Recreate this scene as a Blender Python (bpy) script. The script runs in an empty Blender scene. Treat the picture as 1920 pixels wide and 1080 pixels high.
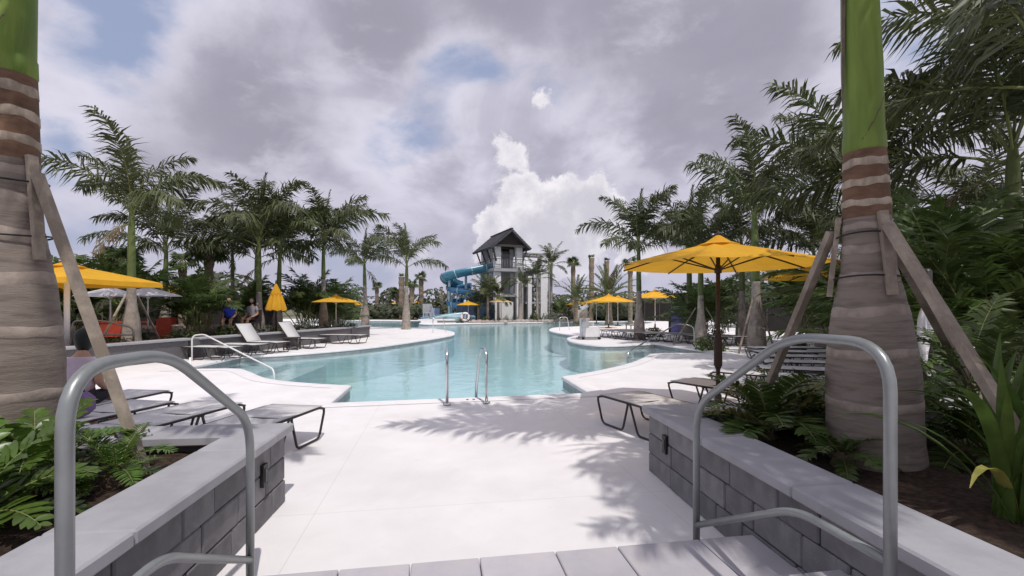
import bpy, bmesh, math, random
from mathutils import Vector, Matrix, Euler
from mathutils.geometry import tessellate_polygon

scene = bpy.context.scene
COL = scene.collection
R = math.radians
rng = random.Random(11)

# ------------------------------------------------------------------ camera
cam_d = bpy.data.cameras.new('camera')
cam = bpy.data.objects.new('camera', cam_d)
COL.objects.link(cam)
cam.location = (0, 0, 1.5)
cam.rotation_euler = (R(90), 0, 0)
cam_d.sensor_width = 36
cam_d.lens = 36 * 880 / 1920
cam_d.shift_y = 0.0193
cam_d.clip_start = 0.05
cam_d.clip_end = 4000
scene.camera = cam

# ------------------------------------------------------------------ sun
SUN_EL, SUN_AZ = R(60), R(24)            # shadows run forward and 24 degrees to the left
to_sun = Vector((math.sin(SUN_AZ) * math.cos(SUN_EL), -math.cos(SUN_AZ) * math.cos(SUN_EL), math.sin(SUN_EL)))
sun_d = bpy.data.lights.new('sun', 'SUN')
sun_d.energy = 2.55
sun_d.angle = R(0.7)
sun_d.color = (1.0, 0.955, 0.905)
sun = bpy.data.objects.new('sun', sun_d)
COL.objects.link(sun)
sun.location = to_sun * 60
sun.rotation_euler = to_sun.to_track_quat('Z', 'Y').to_euler()

# ------------------------------------------------------------------ sky
world = bpy.data.worlds.new('World')
scene.world = world
world.use_nodes = True
wt = world.node_tree
for n in list(wt.nodes):
    wt.nodes.remove(n)


class NT:
    """tiny helper to write node graphs"""
    def __init__(s, tree):
        s.t = tree

    def n(s, kind, **kw):
        nd = s.t.nodes.new(kind)
        for k, v in kw.items():
            setattr(nd, k, v)
        return nd

    def link(s, a, b):
        s.t.links.new(a, b)

    def put(s, sock, v):
        if hasattr(v, 'is_output') or hasattr(v, 'links'):
            s.link(v, sock)
        else:
            sock.default_value = v

    def m(s, op, a, b=None, c=None, clamp=False):
        nd = s.n('ShaderNodeMath', operation=op, use_clamp=clamp)
        for i, v in enumerate((a, b, c)):
            if v is not None:
                s.put(nd.inputs[i], v)
        return nd.outputs[0]

    def vm(s, op, a, b=None, out=0):
        nd = s.n('ShaderNodeVectorMath', operation=op)
        s.put(nd.inputs[0], a)
        if b is not None:
            s.put(nd.inputs['Scale'] if op == 'SCALE' else nd.inputs[1], b)
        return nd.outputs[out]

    def ss(s, x, lo, hi, a=0.0, b=1.0):
        nd = s.n('ShaderNodeMapRange', interpolation_type='SMOOTHSTEP')
        s.put(nd.inputs['Value'], x)
        nd.inputs['From Min'].default_value = lo
        nd.inputs['From Max'].default_value = hi
        nd.inputs['To Min'].default_value = a
        nd.inputs['To Max'].default_value = b
        return nd.outputs[0]

    def mix(s, f, a, b):
        nd = s.n('ShaderNodeMix', data_type='RGBA')
        s.put(nd.inputs[0], f)
        for sock, v in ((nd.inputs[6], a), (nd.inputs[7], b)):
            if isinstance(v, (tuple, list)):
                sock.default_value = (v[0], v[1], v[2], 1)
            else:
                s.link(v, sock)
        return nd.outputs[2]

    def noise(s, vec, scale, detail=6, rough=0.55, dist=0.0, out=0):
        nd = s.n('ShaderNodeTexNoise')
        if vec is not None:
            s.link(vec, nd.inputs['Vector'])
        nd.inputs['Scale'].default_value = scale
        nd.inputs['Detail'].default_value = detail
        nd.inputs['Roughness'].default_value = rough
        nd.inputs['Distortion'].default_value = dist
        return nd.outputs[out]


W = NT(wt)
CLO, CHI = 0.33, 0.47               # cloud edge
sky = W.n('ShaderNodeTexSky', sky_type='NISHITA')
sky.sun_disc = False
sky.sun_elevation = SUN_EL
sky.sun_rotation = math.pi - SUN_AZ
sky.air_density = 1.0
sky.dust_density = 2.0
dirv = W.n('ShaderNodeTexCoord').outputs['Generated']
sepd = W.n('ShaderNodeSeparateXYZ')
W.link(dirv, sepd.inputs[0])
dx, dy, dz = sepd.outputs
zc = W.m('ADD', W.m('MAXIMUM', dz, 0.0), 0.55)
proj = W.n('ShaderNodeCombineXYZ')
W.link(W.m('DIVIDE', dx, zc), proj.inputs[0])
W.link(W.m('DIVIDE', dy, zc), proj.inputs[1])
W.link(W.m('MULTIPLY', dz, 1.6), proj.inputs[2])
pv = W.vm('ADD', proj.outputs[0], (3.1, 0.7, 5.2))


def sky_dir(px, py):
    v = Vector(((px - 960) / 880, 1, (577 - py) / 880))
    return tuple(v.normalized())


warp = W.vm('SCALE', W.vm('SUBTRACT', W.noise(dirv, 7.0, 6, 0.6, 0, 1), (0.5, 0.5, 0.5)), 0.10)
wdir = W.vm('ADD', dirv, warp)
warp2 = W.vm('SCALE', W.vm('SUBTRACT', W.noise(dirv, 3.2, 7, 0.6, 0, 1), (0.5, 0.5, 0.5)), 0.30)
wdir2 = W.vm('ADD', dirv, warp2)


def blob(vec, px, py, rad):
    """signed distance to a round patch of sky"""
    return W.m('SUBTRACT', W.vm('DISTANCE', vec, sky_dir(px, py), 1), rad)


def smin(vals, k=0.02):
    r = vals[0]
    for v in vals[1:]:
        nd = W.n('ShaderNodeMath', operation='SMOOTH_MIN')
        W.link(r, nd.inputs[0])
        W.link(v, nd.inputs[1])
        nd.inputs[2].default_value = k
        r = nd.outputs[0]
    return r


# gaps of blue between the clouds
gap = smin([blob(wdir2, 835, 215, 0.085), blob(wdir2, 905, 170, 0.06), blob(wdir2, 1090, 160, 0.055), blob(wdir2, 850, 300, 0.05),
            blob(wdir2, 235, 5, -0.005), blob(wdir2, 100, 180, 0.01), blob(wdir2, 1140, 320, 0.05), blob(wdir2, 700, 505, 0.07)], 0.05)
gap_m = W.ss(gap, -0.04, 0.06, 1.0, 0.0)
dark = smin([blob(wdir2, 1330, 90, 0.17), blob(wdir2, 1180, 40, 0.10), blob(wdir2, 480, 190, 0.12), blob(wdir2, 720, 20, 0.12), blob(wdir2, 950, -20, 0.10), blob(wdir2, 330, 290, 0.06)], 0.06)
dark_m = W.ss(dark, -0.08, 0.08, 1.0, 0.0)
n_big = W.noise(pv, 1.5, 10, 0.56, 0.35)
n_mid = W.noise(W.vm('ADD', pv, (7.3, 2.1, 0.0)), 3.6, 8, 0.6, 0.3)


def billow(vec, sc, amt):
    v = W.vm('ADD', vec, W.vm('SCALE', W.vm('SUBTRACT', W.noise(vec, sc * 1.6, 5, 0.6, 0, 1), (0.5, 0.5, 0.5)), amt))
    nd = W.n('ShaderNodeTexVoronoi', feature='SMOOTH_F1')
    W.link(v, nd.inputs['Vector'])
    nd.inputs['Scale'].default_value = sc
    nd.inputs['Smoothness'].default_value = 0.35
    return W.m('SUBTRACT', 1.0, nd.outputs['Distance'])


puff = W.m('ADD', W.m('MULTIPLY', billow(pv, 4.0, 0.16), 0.6), W.m('MULTIPLY', billow(pv, 9.0, 0.08), 0.4))
fld = W.m('ADD', W.m('ADD', W.m('MULTIPLY', n_big, 0.80), W.m('MULTIPLY', puff, 0.22)), W.m('MULTIPLY', W.m('SUBTRACT', n_mid, 0.5), 0.18))
fld = W.m('SUBTRACT', W.m('ADD', fld, W.m('MULTIPLY', dark_m, 0.10)), W.m('MULTIPLY', gap_m, 0.125))
cov = W.ss(fld, CLO, CHI)
core = W.ss(fld, CHI - 0.01, CHI + 0.16)
c_cloud = W.mix(core, (6.6, 6.45, 7.5), (4.05, 3.95, 4.85))
c_cloud = W.mix(W.m('MULTIPLY', dark_m, 0.85), c_cloud, (3.15, 3.05, 3.75))
c_cloud = W.mix(W.ss(n_mid, 0.46, 0.64, 0.0, 0.7), c_cloud, (6.2, 6.05, 7.05))
c_cloud = W.mix(W.ss(W.noise(W.vm('ADD', pv, (2.0, 5.0, 1.0)), 2.6, 8, 0.58, 0.5), 0.50, 0.68, 0.0, 0.55), c_cloud, (3.6, 3.5, 4.4))
nish = W.vm('SCALE', sky.outputs[0], 0.62)
c_blue = W.mix(0.7, nish, (3.9, 4.55, 6.6))
c_all = W.mix(cov, c_blue, c_cloud)
# veil of haze near the horizon
c_all = W.mix(W.ss(dz, 0.0, 0.30, 0.65, 0.0), c_all, (4.5, 4.45, 5.6))
# towering cumulus beyond the pool
cum = smin([blob(wdir, 955, 295, 0.036), blob(wdir, 968, 350, 0.05), blob(wdir, 1010, 370, 0.05), blob(wdir, 1075, 350, 0.035),
            blob(wdir, 1105, 365, 0.03), blob(wdir, 1025, 430, 0.11), blob(wdir, 1110, 415, 0.085), blob(wdir, 1060, 390, 0.075), blob(wdir, 930, 450, 0.06), blob(wdir, 1015, 205, 0.018),
            blob(wdir, 1200, 470, 0.05), blob(wdir, 800, 480, 0.02), blob(wdir, 960, 420, 0.03)], 0.015)
cb = W.noise(W.vm('ADD', dirv, warp), 19.0, 7, 0.62)
cum_f = W.m('SUBTRACT', cum, W.m('MULTIPLY', W.m('SUBTRACT', cb, 0.5), 0.10))
cum_m = W.m('MULTIPLY', W.ss(cum_f, -0.014, 0.003, 1.0, 0.0), W.ss(dz, 0.02, 0.20, 0.45, 1.0))
c_cum = W.mix(W.ss(W.m('ADD', W.m('MULTIPLY', cum_f, -4.0), W.noise(W.vm('ADD', dirv, (0.02, 0.0, 0.03)), 11.0, 6, 0.6)), 0.40, 0.85, 1.0, 0.0), (5.7, 5.55, 6.2), (8.7, 8.4, 8.8))
c_all = W.mix(cum_m, c_all, c_cum)
bg = W.n('ShaderNodeBackground')
W.link(c_all, bg.inputs['Color'])
bg.inputs['Strength'].default_value = 0.1
wo = W.n('ShaderNodeOutputWorld')
W.link(bg.outputs[0], wo.inputs[0])

# ------------------------------------------------------------------ exposure
scene.render.engine = 'CYCLES'
vs = scene.view_settings
vs.view_transform = 'Standard'
vs.look = 'None'
vs.exposure = 0.13
vs.gamma = 1.0
vs.use_curve_mapping = False
scene.cycles.max_bounces = 6
scene.cycles.transparent_max_bounces = 8
scene.cycles.use_denoising = True

# ------------------------------------------------------------------ materials
MATS = {}


def mat(name, col, rough=0.7, var=0.12, scale=6.0, bump=0.0, bscale=40.0, metal=0.0, trans=0.0, spec=0.3,
        col2=None, c2lo=0.45, c2hi=0.62, rand=0.0, coords='Object', stretch=None):
    """procedural surface: base colour, broken up by noise, fine relief, optional translucency"""
    m = bpy.data.materials.new(name)
    m.use_nodes = True
    t = m.node_tree
    for n in list(t.nodes):
        t.nodes.remove(n)
    N = NT(t)
    out = N.n('ShaderNodeOutputMaterial')
    b = N.n('ShaderNodeBsdfPrincipled')
    co = N.n('ShaderNodeTexCoord').outputs[coords]
    if stretch:
        co = N.vm('MULTIPLY', co, stretch)
    nz = N.noise(co, scale, 6, 0.6)
    lo = tuple(c * (1 - var) for c in col)
    hi = tuple(min(1.0, c * (1 + var)) for c in col)
    c = N.mix(N.ss(nz, 0.3, 0.7), lo, hi)
    if col2:
        c = N.mix(N.ss(N.noise(co, scale * 0.45, 5, 0.65, 0.4), c2lo, c2hi), c, col2)
    if rand:
        oi = N.n('ShaderNodeObjectInfo').outputs['Random']
        hsv = N.n('ShaderNodeHueSaturation')
        N.link(c, hsv.inputs['Color'])
        N.link(N.m('ADD', N.m('MULTIPLY', oi, rand * 2), 1 - rand), hsv.inputs['Value'])
        N.link(N.m('ADD', N.m('MULTIPLY', oi, rand * 0.08), 0.5 - rand * 0.04), hsv.inputs['Hue'])
        c = hsv.outputs[0]
    N.link(c, b.inputs['Base Color'])
    N.link(N.ss(nz, 0.2, 0.8, max(0.02, rough - 0.08), min(1, rough + 0.08)), b.inputs['Roughness'])
    b.inputs['Metallic'].default_value = metal
    b.inputs['Specular IOR Level'].default_value = spec
    if bump:
        bp = N.n('ShaderNodeBump')
        bp.inputs['Strength'].default_value = 1.0
        bp.inputs['Distance'].default_value = bump
        N.link(N.noise(co, bscale, 6, 0.65), bp.inputs['Height'])
        N.link(bp.outputs[0], b.inputs['Normal'])
    sh = b.outputs[0]
    if trans:
        tr = N.n('ShaderNodeBsdfTranslucent')
        N.link(c, tr.inputs['Color'])
        mx = N.n('ShaderNodeMixShader')
        mx.inputs[0].default_value = trans
        N.link(sh, mx.inputs[1])
        N.link(tr.outputs[0], mx.inputs[2])
        sh = mx.outputs[0]
    N.link(sh, out.inputs[0])
    MATS[name] = m
    return m


mat('deck', (0.80, 0.775, 0.77), 0.85, 0.06, 1.1, 0.002, 190, col2=(0.73, 0.70, 0.695), c2lo=0.50, c2hi=0.78)
_t = MATS['deck'].node_tree
N = NT(_t)
_b = next(n for n in _t.nodes if n.type == 'BSDF_PRINCIPLED')
_c = _b.inputs['Base Color'].links[0].from_socket
_co = N.n('ShaderNodeTexCoord').outputs['Object']
_mp = N.n('ShaderNodeMapping')
_mp.inputs['Rotation'].default_value = (0, 0, R(-9))
N.link(_co, _mp.inputs['Vector'])
_sx = N.n('ShaderNodeSeparateXYZ')
N.link(_mp.outputs[0], _sx.inputs[0])
_jt = None
for _ax, _per, _of in ((0, 2.6, 0.84), (1, 3.0, 1.3)):      # saw-cut control joints
    _w = N.m('ABSOLUTE', N.m('SUBTRACT', N.m('FRACT', N.m('ADD', N.m('DIVIDE', _sx.outputs[_ax], _per), _of)), 0.5))
    _l = N.ss(_w, 0.0006, 0.0017, 1.0, 0.0)
    _jt = _l if _jt is None else N.m('MAXIMUM', _jt, _l)
_sp = N.ss(N.noise(_co, 9.0, 8, 0.7), 0.60, 0.74, 0.0, 0.35)   # scuffs and dirt
_st = N.ss(N.noise(_co, 0.5, 6, 0.65, 0.8), 0.52, 0.70, 0.0, 0.45)
_gr = N.ss(N.noise(_co, 140.0, 3, 0.7), 0.35, 0.65, 0.0, 0.22)
_c = N.mix(_st, _c, (0.66, 0.635, 0.62))
_c = N.mix(_sp, _c, (0.60, 0.575, 0.56))
_c = N.mix(_gr, _c, (0.66, 0.64, 0.635))
_c = N.mix(N.m('MULTIPLY', _jt, 0.27), _c, (0.34, 0.32, 0.31))
N.link(_c, _b.inputs['Base Color'])
mat('coping', (0.77, 0.745, 0.745), 0.75, 0.05, 3, 0.001, 120)
mat('coping_face', (0.36, 0.36, 0.36), 0.7, 0.15, 5, 0.001, 120)  # grey of the waterline band, shade below the lip included in the colour
mat('ground', (0.20, 0.185, 0.13), 0.95, 0.25, 0.3, 0.01, 20, col2=(0.06, 0.09, 0.03))
mat('block', (0.19, 0.185, 0.193), 0.85, 0.14, 9, 0.003, 90, col2=(0.23, 0.225, 0.232), rand=0.2)
mat('block_core', (0.13, 0.125, 0.13), 0.9, 0.15, 20, 0.003, 60)
mat('cap', (0.36, 0.355, 0.378), 0.75, 0.08, 5, 0.0015, 110, rand=0.05)
mat('paver', (0.47, 0.45, 0.485), 0.8, 0.07, 4, 0.0015, 120, col2=(0.52, 0.49, 0.49), rand=0.08)
mat('riser', (0.33, 0.32, 0.34), 0.85, 0.1, 8, 0.002, 80)
mat('mulch', (0.055, 0.034, 0.024), 0.95, 0.5, 30, 0.02, 45)
mat('plaster', (0.55, 0.685, 0.70), 0.6, 0.05, 1.5)
mat('plaster_step', (0.62, 0.69, 0.71), 0.6, 0.05, 2)
mat('trunk', (0.21, 0.174, 0.147), 0.92, 0.24, 5, 0.004, 22, col2=(0.255, 0.215, 0.185), stretch=(1, 1, 7.0))
mat('trunk_far', (0.30, 0.26, 0.225), 0.9, 0.25, 5, 0.01, 18, rand=0.2)
mat('trunk_rough', (0.22, 0.17, 0.125), 0.95, 0.35, 12, 0.03, 14, col2=(0.34, 0.28, 0.2), rand=0.2)
mat('scar', (0.40, 0.33, 0.26), 0.92, 0.3, 16, 0.003, 50, stretch=(1, 1, 0.4))
mat('shaft_brown', (0.155, 0.09, 0.058), 0.85, 0.35, 6, 0.003, 30, stretch=(1, 1, 2.0))
mat('crownshaft', (0.17, 0.24, 0.05), 0.58, 0.22, 9, 0.0012, 30, spec=0.25, col2=(0.11, 0.18, 0.035), stretch=(1, 1, 0.12))
mat('shaft_far', (0.12, 0.15, 0.05), 0.5, 0.2, 3, rand=0.15)
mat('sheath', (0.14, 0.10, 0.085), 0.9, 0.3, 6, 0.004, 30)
mat('frond', (0.086, 0.102, 0.04), 0.45, 0.3, 5, trans=0.28, spec=0.4, rand=0.22)
mat('frond_dry', (0.17, 0.125, 0.07), 0.8, 0.3, 6, trans=0.2, rand=0.2)
mat('areca', (0.085, 0.13, 0.034), 0.42, 0.3, 5, trans=0.3, spec=0.45, rand=0.25)
mat('fan', (0.10, 0.135, 0.055), 0.5, 0.3, 4, trans=0.25, rand=0.25)
mat('date', (0.15, 0.165, 0.075), 0.5, 0.3, 4, trans=0.22, rand=0.2)
mat('rachis', (0.19, 0.21, 0.08), 0.5, 0.2, 6)
mat('zamia', (0.08, 0.14, 0.022), 0.35, 0.3, 9, trans=0.25, spec=0.5, rand=0.2)
mat('cycad', (0.062, 0.10, 0.022), 0.35, 0.3, 9, trans=0.2, spec=0.5, rand=0.2)
mat('strap_leaf', (0.10, 0.165, 0.035), 0.4, 0.3, 5, trans=0.25, spec=0.45, rand=0.2)
mat('yellow_leaf', (0.42, 0.40, 0.10), 0.5, 0.2, 8, trans=0.25)
mat('shrub', (0.068, 0.095, 0.032), 0.55, 0.4, 3, trans=0.25, rand=0.25)
mat('shrub_light', (0.12, 0.165, 0.05), 0.55, 0.35, 3, trans=0.25, rand=0.25)
mat('shrub_grey', (0.15, 0.165, 0.13), 0.6, 0.35, 3, trans=0.2, rand=0.2)
mat('flower', (0.75, 0.72, 0.68), 0.7, 0.1, 6, trans=0.2)
mat('far_leaf', (0.085, 0.10, 0.058), 0.7, 0.4, 0.8, trans=0.2)
mat('twig', (0.12, 0.085, 0.06), 0.9, 0.3, 20)
mat('wood', (0.33, 0.275, 0.225), 0.88, 0.25, 8, 0.002, 60, col2=(0.24, 0.195, 0.155), rand=0.12)
mat('strap', (0.02, 0.02, 0.022), 0.6, 0.2, 10)
mat('rail_paint', (0.26, 0.275, 0.275), 0.36, 0.08, 8, 0.0004, 220, spec=0.5, metal=0.35)
mat('steel', (0.66, 0.68, 0.70), 0.22, 0.05, 6, metal=1.0)
mat('white_rail', (0.78, 0.77, 0.76), 0.4, 0.04, 6, spec=0.5)
mat('fabric_yellow', (0.80, 0.43, 0.035), 0.85, 0.05, 4, 0.0006, 260, trans=0.35, rand=0.06)
mat('fabric_pale', (0.82, 0.55, 0.25), 0.85, 0.05, 4, trans=0.35)
mat('fabric_white', (0.82, 0.82, 0.86), 0.85, 0.04, 3, trans=0.45)
mat('pole_wood', (0.05, 0.032, 0.024), 0.55, 0.25, 12)
mat('pole_light', (0.62, 0.60, 0.58), 0.4, 0.05, 6)
mat('frame', (0.028, 0.023, 0.022), 0.4, 0.2, 8, spec=0.5)
mat('sling', (0.68, 0.665, 0.655), 0.85, 0.05, 40, 0.0006, 400, trans=0.12)
mat('sling_grey', (0.46, 0.45, 0.45), 0.85, 0.06, 40, 0.0006, 400, trans=0.12)
mat('wicker', (0.05, 0.036, 0.03), 0.75, 0.35, 60, 0.003, 90)
mat('white_plastic', (0.74, 0.73, 0.74), 0.4, 0.04, 6, spec=0.5)
mat('grey_plastic', (0.33, 0.33, 0.34), 0.5, 0.06, 6)
mat('black_plastic', (0.016, 0.016, 0.018), 0.45, 0.1, 9)
mat('dark_void', (0.03, 0.027, 0.026), 0.9, 0.2, 3)
mat('fence_dark', (0.022, 0.019, 0.018), 0.85, 0.25, 5, rand=0.2)
mat('blue_panel', (0.30, 0.40, 0.62), 0.6, 0.1, 3)
mat('purple_panel', (0.20, 0.19, 0.46), 0.7, 0.1, 3)
mat('red_paint', (0.42, 0.06, 0.028), 0.55, 0.12, 6)
mat('beige', (0.52, 0.45, 0.38), 0.7, 0.08, 6)
mat('stucco', (0.74, 0.73, 0.74), 0.85, 0.05, 1.5, 0.003, 60)
mat('stucco_grey', (0.36, 0.355, 0.37), 0.85, 0.08, 1.5, 0.003, 60)
mat('roof', (0.075, 0.073, 0.082), 0.75, 0.25, 2.5, 0.01, 12, rand=0.1)
mat('timber_dark', (0.06, 0.05, 0.048), 0.7, 0.2, 6)
mat('slide_teal', (0.07, 0.24, 0.34), 0.25, 0.10, 1.2, spec=0.6)
mat('slide_blue', (0.07, 0.20, 0.38), 0.25, 0.10, 1.2, spec=0.6)
mat('slide_navy', (0.03, 0.05, 0.09), 0.6, 0.15, 2)
mat('slide_pale', (0.42, 0.60, 0.66), 0.3, 0.08, 1.2, spec=0.6)
mat('rock', (0.36, 0.30, 0.27), 0.9, 0.25, 5, 0.02, 12, rand=0.2)
mat('skin', (0.42, 0.25, 0.17), 0.55, 0.08, 8)
mat('hair', (0.012, 0.014, 0.012), 0.5, 0.3, 30, 0.004, 60)
mat('lilac_cloth', (0.50, 0.40, 0.47), 0.9, 0.08, 8, 0.003, 30)
mat('blue_cloth', (0.045, 0.075, 0.62), 0.85, 0.1, 6, 0.002, 30)
mat('grey_cloth', (0.32, 0.31, 0.33), 0.9, 0.1, 6)
mat('dark_cloth', (0.03, 0.025, 0.035), 0.9, 0.2, 8)
mat('purple_cloth', (0.20, 0.13, 0.26), 0.9, 0.1, 8)
mat('towel', (0.80, 0.79, 0.80), 0.95, 0.04, 20, 0.003, 120)

# pool water: clear, tinted, with a mirror that strengthens towards grazing angles
wm = bpy.data.materials.new('water')
wm.use_nodes = True
for n in list(wm.node_tree.nodes):
    wm.node_tree.nodes.remove(n)
N = NT(wm.node_tree)
co = N.n('ShaderNodeTexCoord').outputs['Object']
bp = N.n('ShaderNodeBump')
bp.inputs['Distance'].default_value = 0.03
bp.inputs['Strength'].default_value = 0.5
wave = N.m('ADD', N.noise(co, 1.6, 4, 0.5, 0.6), N.m('MULTIPLY', N.noise(co, 6.0, 3, 0.5), 0.25))
N.link(wave, bp.inputs['Height'])
tr = N.n('ShaderNodeBsdfTransparent')
tr.inputs['Color'].default_value = (0.84, 0.945, 0.955, 1)
gl = N.n('ShaderNodeBsdfGlossy')
gl.inputs['Roughness'].default_value = 0.10
gl.inputs['Color'].default_value = (0.92, 0.97, 1, 1)
N.link(bp.outputs[0], gl.inputs['Normal'])
fr = N.n('ShaderNodeFresnel')
fr.inputs['IOR'].default_value = 1.33
N.link(bp.outputs[0], fr.inputs['Normal'])
mx = N.n('ShaderNodeMixShader')
N.link(fr.outputs[0], mx.inputs[0])
N.link(tr.outputs[0], mx.inputs[1])
N.link(gl.outputs[0], mx.inputs[2])
N.link(mx.outputs[0], N.n('ShaderNodeOutputMaterial').inputs[0])
MATS['water'] = wm


# ------------------------------------------------------------------ mesh helpers
class MB:
    """collects shapes and links them as ONE mesh object"""
    def __init__(s):
        s.v = []
        s.f = []
        s.mi = []
        s.cur = 0

    def add(s, verts, faces):
        o = len(s.v)
        s.v += [tuple(p) for p in verts]
        s.f += [tuple(i + o for i in f) for f in faces]
        s.mi += [s.cur] * len(faces)

    def box(s, c, size, rz=0.0, rot=None):
        hx, hy, hz = size[0] / 2, size[1] / 2, size[2] / 2
        M = rot if rot is not None else Matrix.Rotation(rz, 3, 'Z')
        C = Vector(c)
        vs = [C + M @ Vector((x, y, z)) for x in (-hx, hx) for y in (-hy, hy) for z in (-hz, hz)]
        s.add(vs, [(0, 1, 3, 2), (4, 6, 7, 5), (0, 4, 5, 1), (2, 3, 7, 6), (0, 2, 6, 4), (1, 5, 7, 3)])

    def beam(s, a, b, w, h):
        """rectangular bar from a to b"""
        a, b = Vector(a), Vector(b)
        d = b - a
        q = d.to_track_quat('Y', 'Z').to_matrix()
        s.box((a + b) / 2, (w, d.length, h), rot=q)

    def tube(s, pts, r, seg=8, cap=True):
        pts = [Vector(p) for p in pts]
        rs = r if isinstance(r, (list, tuple)) else [r] * len(pts)
        o = len(s.v)
        prev = None
        for i, p in enumerate(pts):
            t = (pts[min(i + 1, len(pts) - 1)] - pts[max(i - 1, 0)])
            if t.length < 1e-9:
                t = Vector((0, 0, 1))
            t.normalize()
            if prev is None:
                n = t.orthogonal().normalized()
            else:
                n = prev - t * prev.dot(t)
                n = n.normalized() if n.length > 1e-6 else t.orthogonal().normalized()
            prev = n
            b = t.cross(n)
            for k in range(seg):
                a = 2 * math.pi * k / seg
                s.v.append(tuple(p + (n * math.cos(a) + b * math.sin(a)) * rs[i]))
        for i in range(len(pts) - 1):
            for k in range(seg):
                k2 = (k + 1) % seg
                s.f.append((o + i * seg + k, o + i * seg + k2, o + (i + 1) * seg + k2, o + (i + 1) * seg + k))
                s.mi.append(s.cur)
        if cap:
            s.f.append(tuple(o + k for k in reversed(range(seg))))
            e = o + (len(pts) - 1) * seg
            s.f.append(tuple(e + k for k in range(seg)))
            s.mi += [s.cur] * 2

    def lathe(s, prof, seg=20, c=(0, 0, 0), wob=0.0, rr=None, cap=True):
        """prof: list of (radius, z)"""
        o = len(s.v)
        C = Vector(c)
        for r_, z in prof:
            for k in range(seg):
                a = 2 * math.pi * k / seg
                q = r_ * (1 + (rr.uniform(-wob, wob) if rr else 0))
                s.v.append((C.x + q * math.cos(a), C.y + q * math.sin(a), C.z + z))
        for i in range(len(prof) - 1):
            for k in range(seg):
                k2 = (k + 1) % seg
                s.f.append((o + i * seg + k, o + i * seg + k2, o + (i + 1) * seg + k2, o + (i + 1) * seg + k))
                s.mi.append(s.cur)
        if cap:
            s.f.append(tuple(o + k for k in reversed(range(seg))))
            e = o + (len(prof) - 1) * seg
            s.f.append(tuple(e + k for k in range(seg)))
            s.mi += [s.cur] * 2

    def poly(s, loops, z):
        """flat polygon with holes, facing up"""
        tl = [[Vector((p[0], p[1], 0)) for p in lp] for lp in loops]
        flat = [p for lp in tl for p in lp]
        tris = tessellate_polygon(tl)
        fs = []
        for t in tris:
            a, b, c = (flat[i] for i in t)
            if (b - a).cross(c - a).z < 0:
                t = (t[0], t[2], t[1])
            fs.append(t)
        s.add([(p.x, p.y, z) for p in flat], fs)

    def prism(s, loop, z0, z1):
        """closed solid with a polygon footprint"""
        ar = sum(loop[i][0] * loop[(i + 1) % len(loop)][1] - loop[(i + 1) % len(loop)][0] * loop[i][1] for i in range(len(loop)))
        lp = list(loop) if ar > 0 else list(reversed(loop))
        n = len(lp)
        o = len(s.v)
        s.v += [(p[0], p[1], z0) for p in lp] + [(p[0], p[1], z1) for p in lp]
        tr_ = tessellate_polygon([[Vector((p[0], p[1], 0)) for p in lp]])
        for t in tr_:
            a, b, c = (Vector((lp[i][0], lp[i][1], 0)) for i in t)
            if (b - a).cross(c - a).z < 0:
                t = (t[0], t[2], t[1])
            s.f.append(tuple(o + n + i for i in t))
            s.f.append(tuple(o + i for i in reversed(t)))
            s.mi += [s.cur] * 2
        for i in range(n):
            j = (i + 1) % n
            s.f.append((o + i, o + j, o + n + j, o + n + i))
            s.mi.append(s.cur)

    def mesh(s, name, mats, smooth=False):
        me = bpy.data.meshes.new(name)
        me.from_pydata(s.v, [], s.f)
        for m_ in (mats if isinstance(mats, (list, tuple)) else [mats]):
            me.materials.append(MATS[m_])
        if len(me.materials) > 1:
            me.polygons.foreach_set('material_index', s.mi)
        if smooth:
            me.polygons.foreach_set('use_smooth', [True] * len(me.polygons))
        me.update()
        return me

    def build(s, name, mats, parent=None, smooth=False):
        return place(name, s.mesh(name, mats, smooth), parent)


def place(name, me, parent=None, loc=None, rot=None, scale=None):
    o = bpy.data.objects.new(name, me)
    COL.objects.link(o)
    if parent:
        o.parent = parent
    if loc is not None:
        o.location = loc
    if rot is not None:
        o.rotation_euler = rot
    if scale is not None:
        o.scale = scale if isinstance(scale, (tuple, list)) else (scale,) * 3
    return o


def tag(o, label=None, cat=None, group=None, kind=None):
    for k, v in (('label', label), ('category', cat), ('group', group), ('kind', kind)):
        if v:
            o[k] = v
    return o


def thing(name, label, cat, loc=(0, 0, 0), rz=0.0, group=None):
    o = place(name, None, None, loc, (0, 0, rz))
    o.empty_display_size = 0.2
    return tag(o, label, cat, group)


def dup(root, loc, rz=0.0, label=None, group=None, scale=None, tilt=None):
    """copy of a thing with copies of its parts and sub-parts"""
    r_ = root.copy()
    COL.objects.link(r_)
    r_.location = loc
    r_.rotation_euler = (tilt[0], tilt[1], rz) if tilt else (0, 0, rz)
    if scale:
        r_.scale = (scale,) * 3
    if label:
        r_['label'] = label
    if group:
        r_['group'] = group
    for ch in root.children:
        c = ch.copy()
        COL.objects.link(c)
        c.parent = r_
        for g in ch.children:
            e = g.copy()
            COL.objects.link(e)
            e.parent = c
    return r_


def arc(p0, p1, p2, n=6):
    """rounded corner: quadratic curve from p0 over p1 to p2"""
    p0, p1, p2 = Vector(p0), Vector(p1), Vector(p2)
    return [(1 - t) ** 2 * p0 + 2 * t * (1 - t) * p1 + t * t * p2 for t in [i / n for i in range(n + 1)]]


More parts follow.
